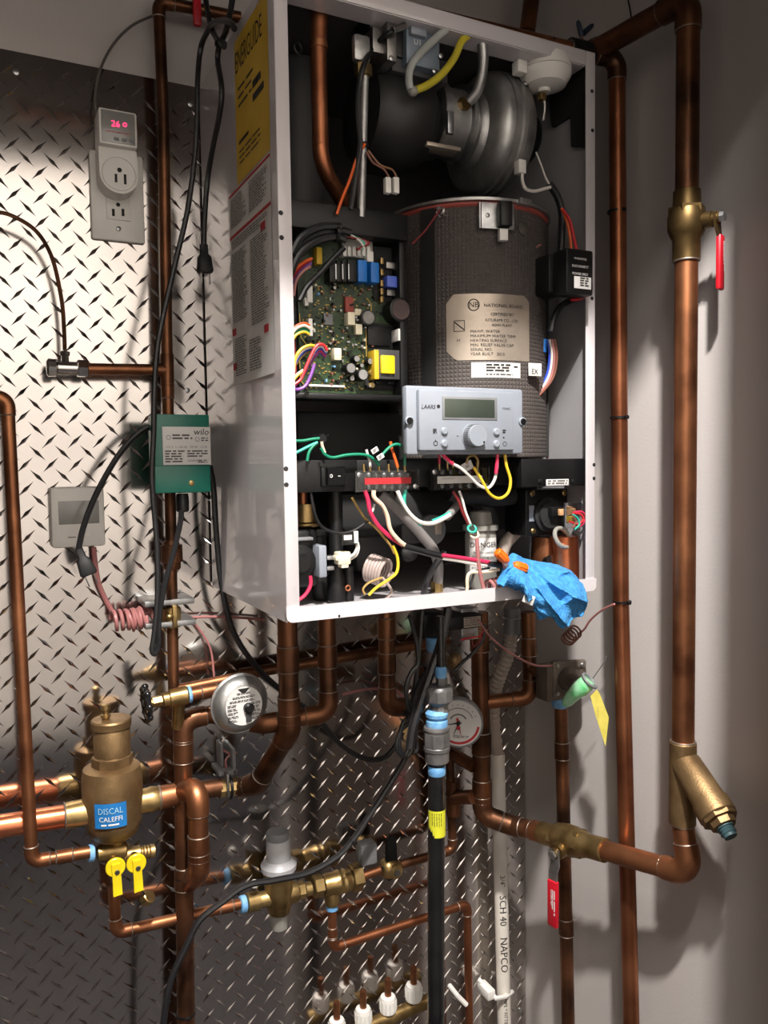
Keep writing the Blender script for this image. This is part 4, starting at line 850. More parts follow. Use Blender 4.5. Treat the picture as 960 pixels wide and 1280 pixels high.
cb('shade_liner', BX0 + .004, BX1 - .004, DF - .032, .0116, BZ1 - T - .0006, BZ1 - T, 'deep_shade_enamel')  # added sheet under the top, shade put into its dark colour
fl = cb('front_flange', BX0, BX0 + .0155, DF + .0016, DF, BZ0 + .016, BZ1, bev=.0006); fr = cb('front_flange', BX1 - .0155, BX1, DF + .0016, DF, BZ0 + .016, BZ1, bev=.0006)
cb('front_flange', BX0 + .0155, BX1 - .0155, DF + .0016, DF, BZ1 - .0185, BZ1, bev=.0006)
cb('flange_return', BX0 + .0145, BX0 + .0158, DF, DF - .012, BZ0 + .02, BZ1 - .02)
cb('top_lip', BX0 + .016, BX1 - .016, DF, DF - .03, BZ1 - .0195, BZ1 - .0185)
lip = [(BX0 - .001, .017), (BX0 - .001, .007)] + [(BX0 + .007 - .008 * math.cos(k * PI / 10), .007 - .007 * math.sin(k * PI / 10)) for k in range(1, 6)] + [(BX1 - .007 + .008 * math.sin(k * PI / 10), .007 - .007 * math.cos(k * PI / 10)) for k in range(0, 5)] + [(BX1 + .001, .007), (BX1 + .001, .017)]
MB().prism([V((x, -(DF + .0035), BZ0 + z)) for x, z in lip], (0, .004, 0)).build('bottom_lip', 'white_enamel', cab)
def hole(pxl, par, r=.0028, d=DF + .0016): c = P(*pxl, d); MB().lathe(c, OUT, [(-.0004, r), (.0003, r * .95)], 16).build('bolt_hole', 'ink', par)
for q in ((351, 266), (352, 297), (357.5, 586), (358, 606)): hole(q, fl)
for q in ((740, 114), (740.5, 163), (740, 373), (742.5, 581), (742.5, 598)): hole(q, fr, .0026)
hole((693, 48), cab, .0018); hole((424, 770), cab, .0015, DF + .0036)
# printed labels on the side panel (it faces the viewer's left)
FX = BX0 - .0004; SR = V((0, -1, 0))
def side_quad(y0, y1, z0, z1, k=0): x = FX - k * .0002; return MB().quad(V((x, y0, z0)), V((x, y1, z0)), V((x, y1, z1)), V((x, y0, z1)))
yA, yB = Q(296, 200, FX).y, Q(337, 150, FX).y; zt = Q(295, 50, FX).z; zm = Q(293, 236, FX).z
ye = side_quad(yA, yB, zm, zt).build('energy_label', 'label_yellow', cab)
m = MB(); wy = abs(yB - yA); hh = zt - zm
m.text('ENERGUIDE', V((FX, yA - wy * .03, zt - .040)), .036, SR, sx=wy * .94 / .036 / 6.1); m.build('lettering', 'ink', ye); m = MB(); m.lines(V((FX, yA - wy * .1, zt - .06)), wy * .5, .03, 3, SR, fill=.3); m.lines(V((FX, yA - wy * .55, zt - .075)), wy * .35, .03, 2, SR)
m.box(V((FX - .0004, yA - wy * .25, zt - .125)), (.0002, wy * .3, .004)); m.lines(V((FX, yA - wy * .1, zt - .135)), wy * .75, .02, 3, SR, fill=.3); m.build('fine_lettering', 'ink', ye)
yC, yD = Q(288, 300, FX).y, Q(340, 300, FX).y; z_lo = Q(292, 483, FX).z; z_hi = Q(286, 246, FX).z; wl = abs(yD - yC)
wlb = side_quad(yC, yD, z_lo, z_hi, 1).build('instruction_label', 'label_white', cab)
m = MB(); xf = FX - .0006
zr = Q(288, 300, FX).z
MB().box(V((xf, (yC + yD) / 2, z_hi - .003)), (.0002, wl, .003)).build('red_stripe', 'ink_red', wlb); MB().box(V((xf, (yC + yD) / 2, zr)), (.0002, wl, .004)).build('red_stripe', 'ink_red', wlb)
for fy, fz in ((.82, .30), (.06, .72), (.85, .78), (.06, .90)): MB().box(V((xf, yC - wl * fy, z_hi - (z_hi - z_lo) * fz)), (.0002, wl * .1, .009)).build('red_mark', 'ink_red', wlb)
m = MB(); hl = z_hi - z_lo
for fy, fz, w_, h_, n_ in ((.05, .04, .4, .15, 12), (.52, .04, .42, .15, 12), (.05, .25, .9, .05, 4), (.05, .32, .4, .36, 30), (.52, .32, .42, .42, 34), (.08, .76, .3, .2, 16), (.45, .80, .3, .16, 12)):
    m.lines(V((xf, yC - wl * fy, z_hi - hl * fz)), wl * w_, hl * h_, n_, SR, fill=.5)
m.build('lettering', 'ink_grey', wlb)

# ------------------------------------------------------------------ heat exchanger drum
DC = V((.6235, -.205, 1.5)); DRR = .1105; zR = P(545, 243, .317).z; zB = P(577, 572, .31).z
def cylhit(x, y, r=DRR):
    q = CX * ((x - 480) / F) + CD * ((y - 640) / F) + CF; o = CAM - DC
    a = q.x ** 2 + q.y ** 2; b = 2 * (o.x * q.x + o.y * q.y); c = o.x ** 2 + o.y ** 2 - r * r; t = (-b - math.sqrt(max(b * b - 4 * a * c, 0))) / (2 * a)
    p = CAM + q * t; return math.atan2(p.x - DC.x, -(p.y - DC.y)), p.z
hx = thing('heat_exchanger', 'dark grey insulated heat exchanger drum with a silver rating plate', 'heat exchanger', (DC.x, DC.y, zB))
n = 64; vs = []; fs = []
for k in range(n):
    a = 2 * PI * k / n; vs += [V((DC.x + DRR * math.sin(a), DC.y - DRR * math.cos(a), z)) for z in (zB, zR)]
for k in range(n): k2 = (k + 1) % n; fs.append((2 * k, 2 * k2, 2 * k2 + 1, 2 * k + 1))
dr = link_mesh('insulation_jacket', vs, fs, 'drum_foam', hx); uvl = dr.data.uv_layers.new(name='uv')
for poly in dr.data.polygons:
    for li in poly.loop_indices:
        vi = dr.data.loops[li].vertex_index; uvl.data[li].uv = (1.0 if (poly.index == n - 1 and vi < 2) else (vi // 2) / n, vi % 2)
grid_bump(MATS['drum_foam'], PI * 130, PI * 62)
MB().lathe((DC.x, DC.y, zR), UP, [(-.002, DRR + .001), (0, DRR + .003), (.003, DRR + .003), (.004, DRR)], 64).build('gasket', 'gasket_red', hx)
MB().lathe((DC.x, DC.y, zR + .004), UP, [(0, DRR + .0045), (.0005, DRR + .006), (.004, DRR + .006), (.0045, DRR + .0045)], 64).build('rim_flange', 'cast_alu', hx)
MB().lathe((DC.x, DC.y, zR + .008), UP, [(0, DRR - .004), (.008, DRR - .02), (.02, DRR - .05), (.024, .03)], 48).build('lid', 'black_plastic', hx)
def strap(x, y, wdt, name='strap', m='black_matte', z0=zB, z1=zR + .006):
    a, _ = cylhit(x, y); h = wdt / DRR / 2; vs, fs = wrap_label(a, h, z0, z1, DRR + .0028, DC, 6); vs2, fs2 = wrap_label(a, h, z0, z1, DRR, DC, 6)
    mb = MB().add(vs, fs); nn = len(vs); mb.add(vs2, []); 
    for k in range(6): mb.f.append((2 * k + 1, 2 * k + 3, nn + 2 * k + 3, nn + 2 * k + 1))
    mb.f += [(0, 1, nn + 1, nn), (12, nn + 12, nn + 13, 13)]
    return mb.build(name, m, hx)
strap(536, 360, .0195); strap(683, 340, .016)
for x in (466, 651): a, _ = cylhit(x, 300); MB().box(V((DC.x + (DRR + .004) * math.sin(a), DC.y - (DRR + .004) * math.cos(a), zR + .006)), (.02, .014, .008), .001, (V((math.cos(a), math.sin(a), 0)), V((-math.sin(a), math.cos(a), 0)), UP)).build('rim_lug', 'cast_alu', hx)
def wrapped(x0, y0, x1, y1, name, m, off=.0006):
    a0, za = cylhit(x0, (y0 + y1) / 2); a1, _ = cylhit(x1, (y0 + y1) / 2); _, zt_ = cylhit((x0 + x1) / 2, y0); _, zb_ = cylhit((x0 + x1) / 2, y1)
    vs, fs = wrap_label((a0 + a1) / 2, (a1 - a0) / 2, zb_, zt_, DRR + off, DC, 14); return MB().add(vs, fs), (a0 + a1) / 2, (a1 - a0) * (DRR + off), zb_, zt_
pl, am, wp, zb_, zt_ = wrapped(558, 367, 661, 450, 'rating_plate', 'label_silver')
# clipped corners
cc_ = .012
outl = [(-wp / 2 + cc_, zb_), (wp / 2, zb_), (wp / 2, zt_ - cc_ * .6), (wp / 2 - cc_ * .6, zt_), (-wp / 2 + cc_ * .8, zt_), (-wp / 2, zt_ - cc_), (-wp / 2, zb_ + cc_)]
def edge_at(x):
    top = zt_ - max(0, (-wp / 2 + cc_ * .8 - x)) * 1.2 - max(0, x - (wp / 2 - cc_ * .6)); bot = zb_ + max(0, (-wp / 2 + cc_ - x)); return bot, top
m = MB(); N = 24
for k in range(N + 1):
    x = -wp / 2 + wp * k / N; b_, t_ = edge_at(x); m.v += [V((x, 0, b_)), V((x, 0, t_))]
m.f = [(2 * k, 2 * k + 2, 2 * k + 3, 2 * k + 1) for k in range(N)]
rp_ = bend_on(m, DC, DRR + .0006, 0, am).build('rating_plate', 'label_silver', hx)
Hp = zt_ - zb_; m = MB(); L0 = -wp / 2
m.torus((L0 + wp * .30, 0, zt_ - Hp * .17), OUT, Hp * .085, .0006); m.text('NB', (L0 + wp * .30, 0, zt_ - Hp * .205), Hp * .115, center=True)
m.text('NATIONAL BOARD', (L0 + wp * .41, 0, zt_ - Hp * .2), Hp * .07, sx=1.1); m.text('CERTIFIED BY', (L0 + wp * .62, 0, zt_ - Hp * .33), Hp * .062, center=True); m.text('KITURAMI CO., LTD', (L0 + wp * .62, 0, zt_ - Hp * .42), Hp * .062, center=True); m.text('ASAN PLANT', (L0 + wp * .62, 0, zt_ - Hp * .49), Hp * .058, center=True)
for k, t_ in enumerate(('MAWP, WATER', 'MAXIMUM WATER TEMP', 'HEATING SURFACE', 'MIN. RELIEF VALVE CAP', 'SERIAL NO.', 'YEAR BUILT   2015')): m.text(t_, (L0 + wp * .26, 0, zt_ - Hp * (.59 + k * .068)), Hp * .064, sx=1.05)
m.text('H', (L0 + wp * .13, 0, zt_ - Hp * .72), Hp * .07, center=True)
for a_, b_ in ((.09, .40), (.19, .40), (.09, .56), (.19, .56)): pass
for q in range(4):
    e = [(.085, .40), (.20, .40), (.20, .56), (.085, .56)]; p_, r_ = e[q], e[(q + 1) % 4]
    m.tube([V((L0 + wp * p_[0], 0, zt_ - Hp * p_[1])), V((L0 + wp * r_[0], 0, zt_ - Hp * r_[1]))], .0004, 4)
m.tube([V((L0 + wp * .09, 0, zt_ - Hp * .42)), V((L0 + wp * .195, 0, zt_ - Hp * .54))], .0007, 4)
bend_on(m, DC, DRR + .0009, 0, am).build('lettering', 'ink', rp_)
sl, am2, w2, zb2, zt2 = wrapped(589, 453, 650, 472, 'barcode_sticker', 'label_white'); st = sl.build('serial_sticker', 'label_white', hx)
m = MB(); m.lines((-w2 / 2 + .019, 0, zt2 - .002), w2 * .5, (zt2 - zb2) * .55, 3, ragged=.1); m.lines((-w2 / 2 + .019, 0, zt2 - .0145), w2 * .55, .002, 1, ragged=.1); m.lines((w2 / 2 - .011, 0, zt2 - .004), .009, .003, 1); bend_on(m, DC, DRR + .0009, 0, am2).build('lettering', 'ink', st)
# limit switch bracket and sensors on the drum
ls = thing('limit_switch', 'steel bracket with a black limit switch near the drum top', 'switch', P(620, 290, .31)); a, z_ = cylhit(620, 272); rr_ = V((math.cos(a), math.sin(a), 0)); no = V((math.sin(a), -math.cos(a), 0)); cpt = V((DC.x, DC.y, z_)) + no * (DRR + .006); s = S(cpt)
MB().box(cpt, (44 * s, .0016, 32 * s), .0006, (rr_, -no, UP)).build('bracket_plate', 'zinc', ls); MB().box(cpt - rr_ * 24 * s - no * .003, (.0016, .008, 32 * s), 0, (rr_, -no, UP)).build('bracket_side', 'zinc', ls)
MB().box(cpt + rr_ * 6 * s + no * .008, (15 * s, .014, 30 * s), .001, (rr_, -no, UP)).build('switch_body', 'black_plastic', ls)
for k in (-14, 17): screw(cpt + rr_ * k * s + no * .0008, .0028, 'zinc', no, ls)
MB().box(cpt + rr_ * 4 * s + no * .006 - UP * 25 * s, (11 * s, .009, 14 * s), .0008, (rr_, -no, UP)).build('connector', 'white_plastic', ls)
wire('thin pink and grey lead leaving the limit switch connector', [(622, 306), (628, 314), (640, 318), (655, 316), (676, 306)], .0014, 'wire_pink', .305)
wire('thin grey lead under the limit switch connector', [(620, 308), (630, 316), (645, 319), (660, 312)], .0013, 'wire_grey', .308)
ss = thing('drum_sensor', 'small ring terminal sensor screwed to the drum beside its front strap', 'sensor', P(552, 270, .3)); a, z_ = cylhit(552, 264); no = V((math.sin(a), -math.cos(a), 0)); cpt = V((DC.x, DC.y, z_)) + no * (DRR + .001)
MB().lathe(cpt, no, [(0, .005), (.002, .005), (.003, .003), (.012, .0028)], 14).build('sensor_body', 'steel', ss); MB().torus(cpt + no * .006 - UP * .003, V((.2, -1, .3)), .0068, .0009).build('wire_ring', 'chrome', ss)
a, z_ = cylhit(653, 286); no = V((math.sin(a), -math.cos(a), 0)); t = thing('drum_port', 'small round metal port on the drum past the limit switch', 'fitting', V((DC.x, DC.y, z_)) + no * DRR); MB().lathe(V((DC.x, DC.y, z_)) + no * DRR, no, [(0, .0085), (.002, .0085), (.003, .005)], 18).build('port_body', 'steel', t)
wire('thin red lead running from the drum sensor down behind the circuit board', [(550, 262), (543, 272), (530, 290), (515, 305)], .0011, 'wire_darkred', .318)

# ------------------------------------------------------------------ blower, gas valve and pipes at the top
dT = .232; bl = thing('blower', 'round cast metal blower with a black rubber intake boot', 'blower', P(600, 235, dT)); XA = V((1, 0, 0))
hlathe(MB(), 447, 142, dT, XA, [(0, 40), (4, 56), (20, 66), (52, 69), (78, 62), (88, 50), (94, 44)], 36).build('intake_boot', 'boot_rubber', bl)
hlathe(MB(), 536, 150, dT, XA, [(-2, 44), (-1, 46), (9, 46), (10, 44)], 32).build('hose_clamp', 'zinc', bl)
m = MB(); s = S(P(540, 148, dT)); m.box(P(538, 172, dT) + V((0, -.050, 0)), (9 * s, .006, 26 * s), .001); m.build('clamp_screw_housing', 'zinc', bl)
hlathe(MB(), 544, 152, dT, XA, [(0, 41), (44, 41)], 32).build('inlet_tube', 'cast_alu', bl)
hlathe(MB(), 578, 164, dT, XA, [(0, 44), (3, 47), (8, 48), (12, 62), (18, 69), (24, 72), (30, 72), (31, 74), (34, 74), (35, 72), (40, 72), (42, 74.5), (47, 74.5), (49, 72), (60, 70), (68, 62), (70, 40)], 48).build('fan_housing', 'cast_alu', bl)
hlathe(MB(), 568, 155, dT, XA, [(0, 44), (1, 46), (6, 46), (7, 44)], 32).build('inlet_band', 'zinc', bl)
MB().bx(534, 180, 576, 185, dT + .052, dT + .03, .0005).build('label_plate', 'label_silver', bl)
hlathe(MB(), 642, 172, dT + .028, XA, [(0, 30), (4, 32), (16, 32), (22, 29), (25, 24)], 28).build('fan_motor', 'black_plastic', bl)
MB().bx(649, 199, 658, 216, .302, .29, .001).build('motor_connector', 'white_plastic', bl)
for x, y in ((655, 105), (645, 190)): MB().lathe(P(x, y, dT + .06), V((1, -.6, 0)), [(0, .004), (.006, .004)], 10).build('housing_screw', 'steel', bl)
gv = thing('gas_valve', 'blue-grey gas valve block tucked under the cabinet top', 'gas valve', P(520, 95, .2))
MB().bx(508, 27, 550, 84, .314, .25, .002).build('valve_block', 'mid_grey', gv).data.materials[0] = mat('zinc_blue', (118, 130, 142), .45, .4)
MB().bx(466, 34, 483, 66, .306, .25, .001).build('end_plate', 'steel', gv); MB().bx(484, 24, 496, 76, .316, .25, .001).build('flange_plate', 'steel', gv); MB().bx(496, 34, 510, 72, .306, .25, .001).build('coil', 'black_plastic', gv)
MB().bx(514, 25, 534, 44, .320, .31, .002).build('terminal_cover', 'grey_plastic', gv); MB().bx(490, 68, 560, 96, .302, .26, .002).build('mounting_bracket', 'dark_grey', gv); MB().bx(462, 14, 512, 40, .30, .25, .003).build('inlet_body', 'black_plastic', gv)
for x, y in ((489, 73), (543, 89), (551, 70)): screw(P(x, y, .317), .003, 'zinc', OUT, gv)
MB().text('U1', P(517, 55, .3144), .009).build('lettering', 'ink_white', gv)
wire('clear plastic hose looping beside the gas valve', [(557, 38), (548, 45), (530, 62), (515, 80), (511, 98), (513, 112)], .0047, 'tube_clear', .326, name='plastic_hose', cat='hose', seg=12)
wire('yellow plastic hose from the clear hose up to the bent metal tube', [(519, 113), (535, 106), (553, 92), (568, 72), (577, 52), (588, 43), (598, 42)], .0045, 'tube_yellow', .324, name='plastic_hose', cat='hose', seg=12)
t = thing('hose_joint', 'small milky joint between the clear and the yellow hose', 'fitting', P(516, 114, .325)); MB().ball(P(516, 114, .325), .0062, 1, 1, 1).build('joint_body', 'milky_plastic', t)
t = thing('pressure_tube', 'bent aluminium tube ending in a brass nut on the blower inlet', 'tube', P(582, 132, .235)); MB().tube(spline(px([(594, 44, .318), (602, 52, .318), (604, 72, .316), (602, 95, .31), (596, 115, .30), (586, 127, .29)])), .0065, 14).build('bent_tube', 'cast_alu', t)
MB().lathe(P(577, 131, .272), (P(586, 128, .288) - P(576, 131, .272)), [(0, .0085), (.010, .0085)], 6).build('hex_nut', 'brass', t)
ap = thing('pressure_switch', 'white round air pressure switch hanging under the cabinet top', 'switch', P(682, 118, .2))
vlathe(MB(), 682, 85, .302, [(112, 14), (108, 25), (100, 30), (96, 32), (92, 32), (90, 30), (88, 30)], 32).build('switch_body', 'white_plastic', ap)
vlathe(MB(), 682, 80, .302, [(90, 31), (86, 32), (75, 29), (73, 26)], 32).build('switch_cover', 'white_plastic', ap); MB().bx(690, 72, 713, 84, .312, .29, .002).build('mounting_lug', 'white_plastic', ap); MB().bx(648, 74, 660, 90, .31, .295, .002).build('hose_port', 'white_plastic', ap)
vlathe(MB(), 680, 105, .302, [(116, 8), (98, 9)], 14).build('terminal_socket', 'white_plastic', ap); MB().bx(676, 115, 683, 124, .306, .298, .0005).build('terminal', 'brass', ap)
for k in range(4): MB().bx(684 + k * 7, 72 + k * 2, 686.5 + k * 7, 78 + k * 2, .317, .29).build('cover_clip', 'white_plastic', ap)
wire('thin pale leads hanging from the white pressure switch', [(680, 122), (681, 135), (679, 150)], .0012, 'wire_white', .302)
t = thing('foam_pad', 'black stepped foam pad stuck inside the upper corner of the cabinet', 'pad', P(715, 180, .25))
MB().prism([Q(x, y, BX1 - .002) for x, y in ((708, 82), (739, 82), (739, 186), (718, 184), (717, 146), (700, 156), (694, 160), (690, 120))], (-.006, 0, 0)).build('pad_body', 'black_matte', t)
# gas pipe inside
pipe_run('copper gas pipe bending down inside the cabinet', [P(400, -4, .288), P(398, 60, .288), P(401, 205, .288), P(448, 284, .25)], .0096, 'copper_red', bend=4.2, elbows=False, solder=False)
t = thing('pipe_coupling', 'short copper coupling high on the inner gas pipe', 'pipe fitting', P(398, 60, .288)); MB().cyl(P(398, 52, .288), P(398.5, 62, .288), .0108, ch=.0006).build('coupling_body', 'copper', t)
t = thing('grommet', 'dark round grommet where the inner gas pipe meets the cabinet top', 'grommet', P(400, 2, .288)); vlathe(MB(), 400, 4, .288, [(8, 17), (6, 22), (5, 22)], 22).build('grommet_body', 'copper_dark', t)
t = thing('flue_pipe', 'dark grey flue pipe with a silver band behind the inner gas pipe', 'pipe', P(374, 270, .15)); MB().cyl(P(374, 300, .16), P(371, 84, .16), .034, seg=28).build('flue_body', 'dark_grey', t); vlathe(MB(), 372, 155, .16, [(161, 30), (160, 31.5), (149, 31.5), (148, 30)], 28).build('silver_band', 'cast_alu', t)
MB().torus(P(372, 60, .2), V((.4, -1, 0)), .0065, .0016).build('hook', 'steel', t)
t = thing('igniter_tube', 'straight bright metal tube with a flattened end beside the black boot', 'tube', P(452, 268, .308)); MB().tube(px([(456, 86), (455, 120), (453, 200), (451, 272)], .308), .0052, 14).build('straight_tube', 'cast_alu', t)
MB().bx(443, 42, 464, 76, .313, .302, .004).build('flattened_end', 'cast_alu', t); vlathe(MB(), 454, 85, .308, [(96, 9), (95, 11), (82, 11), (80, 9)], 6).build('hex_nut', 'brass', t)
wire('black lead curving from the gas valve down along the bright metal tube', [(502, 33, .325), (485, 42, .32), (468, 58, .30), (456, 78), (449, 105), (447, 140), (449, 165), (450, 183), (445, 215, .317), (438, 262, .312)], .0032, 'black_cable', .321, name='valve_lead', cat='cable')
t = thing('cable_lug', 'crimped silver cable lug on the gas valve', 'terminal', P(498, 35, .328)); MB().cyl(P(491, 38, .328), P(506, 31, .328), .0042, ch=.0005).build('lug_barrel', 'chrome', t)
wire('orange lead under the cable tie on the bright metal tube', [(456, 180), (447, 195), (437, 225), (427, 250), (421, 268)], .0018, 'wire_orange', .318)
wire('thin brown lead from the tie to the white spade connectors', [(458, 190), (466, 203), (480, 212), (488, 225)], .0013, 'wire_brown', .318)
wire('second thin brown lead to the white spade connectors', [(460, 188), (475, 206), (490, 212), (496, 222)], .0013, 'wire_copperwire', .319)
for x, l in ((486, 'white spade connector sleeve nearer the bright metal tube'), (496, 'white spade connector sleeve nearer the drum\'s front strap')):
    t = thing('spade_connector', l, 'connector', P(x, 240, .318)); MB().bx(x - 3.5, 221, x + 3.5, 241, .322, .314, .001).build('sleeve', 'white_plastic', t)
tie('black tie around the bright metal tube and its leads', P(453, 183, .308), UP, .0062)
wire('white lead curving below the blower connector', [(653, 214), (653, 226), (657, 236), (668, 239), (680, 236), (688, 234)], .0022, 'wire_white', .298)
wire('thin white lead from the blower to the side harness', [(670, 190), (676, 205), (682, 222), (690, 236)], .0012, 'wire_white', .29)
wire('black loom rising along the side of the drum', [(686, 230), (696, 245), (702, 265), (702, 290), (700, 320), (696, 345)], .0048, 'black_cable', .29, name='wiring_loom', cat='cable')
wire('red lead arching beside the black loom', [(703, 262), (712, 275), (717, 295), (722, 318)], .002, 'wire_red', .312)
wire('orange-red lead inside of the arching red one', [(702, 260), (709, 278), (713, 300), (714, 318)], .002, 'wire_orange', .308)
it = thing('ignition_transformer', 'small black ignition box with a white sticker beside the drum', 'ignition unit', P(725, 370, .24)); MB().bx(708, 311, 742, 368, .362, .3335, .003).build('box_body', 'black_plastic', it); MB().bx(686, 318, 712, 366, .335, .285, .003).build('side_block', 'black_plastic', it)
a, b, lo, hi = rect(708, 311, 742, 368, .3622); m = MB()
for k, t_ in enumerate(('WARNING', 'DISCONNECT', 'POWER FIRST')): m.text(t_, ((a + b) / 2, -.3622, hi - .014 - k * .0095), .0042, center=True)
m.build('lettering', 'ink_white', it); stk = MB().bx(718, 346, 739, 361, .3626, .361, .0003).build('sticker', 'label_white', it); a, b, lo, hi = rect(718, 346, 739, 361, .3627); MB().lines((a + .009, -.3627, hi - .001), b - a - .011, hi - lo - .003, 4).build('lettering', 'ink', stk)
wire('black loom below the small ignition box', [(724, 372), (712, 376), (700, 384), (692, 398), (688, 415)], .0042, 'black_cable', .312, name='wiring_loom', cat='cable')
wire('thin red lead tucked under the small ignition box', [(733, 370), (724, 374), (714, 375)], .0018, 'wire_red', .34)
t = thing('wire_crimp', 'blue crimp connector below the black loom', 'connector', P(680, 440, .29)); MB().cyl(P(680, 424, .29), P(679, 441, .29), .0042, ch=.0006).build('crimp_body', 'blue_plastic', t)
for k, (c_, l) in enumerate((('blue', 'blue lead sweeping from the crimp behind the control panel'), ('white', 'white lead sweeping from the loom behind the control panel'), ('pink', 'pink lead sweeping from the loom behind the control panel'), ('brown', 'brown lead beside the white EX tag'))):
    wire(l, [(684 + k * 3, 424), (687 + k * 3, 445), (683 + k * 3, 470), (672 + k * 2, 490), (656, 506 + k)], .0018, 'wire_' + c_, .292 + k * .003)
wire('red lead dropping behind the corner of the control panel to the black crossbar', [(660, 508), (672, 520), (681, 545), (684, 573)], .002, 'wire_crimson', .27)
t = thing('wire_tag', 'white flag label reading EX on the leads beside the drum', 'tag', P(670, 470, .285)); MB().bx(661, 454, 677, 470, .32, .319, .0002).build('flag', 'label_white', t); MB().text('EX', P(664, 467, .3202), .009).build('lettering', 'ink', t)
for o_ in list(t.children): pass

# ------------------------------------------------------------------ circuit board
cbd = thing('control_board', 'green circuit board in a black tray crowded with electronic parts', 'circuit board', P(435, 505, .27)); dP = .283
MB().bx(364, 268, 507, 500, .276, .268, .002).build('tray', 'black_plastic', cbd)
for r_ in ((362, 258, 510, 292, .312, .27), (366, 492, 506, 500, .304, .27), (500, 288, 509, 500, .304, .27), (361, 270, 366, 495, .30, .27)): MB().bx(r_[0], r_[1], r_[2], r_[3], r_[4], r_[5], .002).build('tray_wall', 'black_plastic', cbd)
pcb = MB().bx(373, 304, 501, 492, dP, dP - .0016).build('board', 'pcb_green', cbd)
def comp(n_, x0, y0, x1, y1, m_, h=.008, bev=.0006): return MB().bx(x0, y0, x1, y1, dP + h, dP - .0005, bev).build(n_, m_, cbd)
def can(n_, x, y, r, h, m_='black_plastic', top='cast_alu', d=(0, -1, 0)):
    c = P(x, y, dP); s = S(c); b = MB().lathe(c, d, [(0, r * s), (.0008, r * s), (h - .001, r * s), (h, r * s * .9)], 20).build(n_, m_, cbd)
    MB().lathe(c + V(d) * h, d, [(-.0002, r * s * .84), (.0004, r * s * .8)], 20).build('can_top', top, b); return b
for x0, x1 in ((412, 420), (421, 427), (428, 434), (435, 447)): comp('relay', x0, 325, x1, 352, 'black_plastic', .017)
for x in (420, 428.5, 436): comp('heat_fin', x - .7, 330, x + .7, 349, 'zinc', .0175, 0)
comp('blue_relay', 448, 325, 459, 352, 'blue_plastic', .020); comp('blue_relay', 464, 328, 474, 353, 'blue_plastic', .020)
comp('connector_strip', 428, 300, 466, 322, 'ivory_plastic', .010).data.materials[0] = MATS['milky_plastic']
for k in range(6): comp('connector_pin', 429 + k * 6, 308, 433 + k * 6, 320, 'white_plastic', .0125, .0004)
comp('relay_socket', 459, 314, 467, 327, 'white_plastic', .016); comp('jumper_block', 396, 309, 403, 330, 'label_yellow', .012)
comp('connector', 384, 357, 391, 378, 'white_plastic', .010); comp('connector', 381, 372, 386, 382, 'white_plastic', .008)
for k, y in enumerate((322, 336, 350, 360, 370)): comp('fuse_clip', 476, y, 480, y + 8, 'brass', .009, .0004)
comp('choke', 483, 328, 500, 336, 'steel', .008); comp('choke', 484, 362, 499, 370, 'steel', .008); comp('blue_film_capacitor', 484, 345, 501, 359, 'blue_violet', .014, .001)
can('large_capacitor', 491, 391, 15, .022, 'black_plastic', mat('cap_brown', (66, 50, 48), .5)); can('round_inductor', 455, 399, 9.5, .013, 'dark_grey', 'steel')
comp('red_module', 432, 371, 442, 390, 'gasket_red', .006); comp('ivory_clip', 435, 390, 444, 406, 'ivory_plastic', .012); comp('ivory_clip', 444, 386, 452, 394, 'ivory_plastic', .007); comp('ivory_clip', 445, 405, 453, 418, 'ivory_plastic', .007)
ch = comp('processor', 405, 392, 416, 406, 'mid_grey', .003, .0003)
comp('black_choke_base', 460, 408, 488, 432, 'black_plastic', .006); comp('white_relay', 498, 411, 508, 426, 'white_plastic', .02)
comp('transformer_core', 468, 437, 500, 474, 'dark_grey', .018, .001); comp('transformer_winding', 468, 437, 474, 474, 'label_yellow', .0185, .001); comp('transformer_tape', 477, 444, 494, 467, 'yellow_plastic', .0215, .0015)
MB().tube(spline(px([(502, 428), (503, 440), (500, 452), (502, 465)], dP + .016)), .0024, 8).build('blue_disc_capacitor', 'wire_teal', cbd).data.materials[0] = MATS['blue_sealant']
for x, y, r, h in ((432, 462, 7, .016), (447, 470, 7.5, .016), (441, 450, 4.5, .012), (458, 453, 4.5, .012), (448, 458, 3, .010), (436, 474, 3.5, .01), (416, 355, 2.5, .006), (416, 361, 2.3, .006)): can('capacitor', x, y, r, h)
comp('ivory_socket', 418, 435, 427, 450, 'ivory_plastic', .012); comp('connector_row', 386, 398, 391, 420, 'white_plastic', .009)
comp('edge_connector', 386, 481, 431, 483.5, 'white_plastic', .004, .0003); comp('regulator', 470, 476, 480, 480, 'black_plastic', .004); comp('regulator', 485, 476, 497, 481, 'black_plastic', .004)
can('gold_coil', 462, 467, 4.5, .010, 'pcb_gold', 'brass'); can('gold_coil', 463, 482, 3.5, .006, 'pcb_gold', 'brass')
MB().tube(px([(458, 373), (464, 380), (464, 400), (458, 412), (458, 446)], dP + .001), .0009, 6).build('trace', 'pcb_gold', cbd)
m = MB(); random.seed(3)
for _ in range(230):
    x, y = random.uniform(378, 462), random.uniform(356, 488); a_ = P(x, y, dP); m.box(a_ + V((0, -.0006, 0)), (random.choice((.0012, .0018, .0026)), .0012, random.choice((.001, .0014))))
m.build('surface_resistor', 'pcb_gold', cbd)['kind'] = 'stuff'
m = MB()
for _ in range(120):
    x, y = random.uniform(378, 498), random.uniform(312, 488); m.box(P(x, y, dP) + V((0, -.0007, 0)), (.0026, .0014, .0018))
m.build('surface_chip', 'black_plastic', cbd)['kind'] = 'stuff'
random.seed(11)
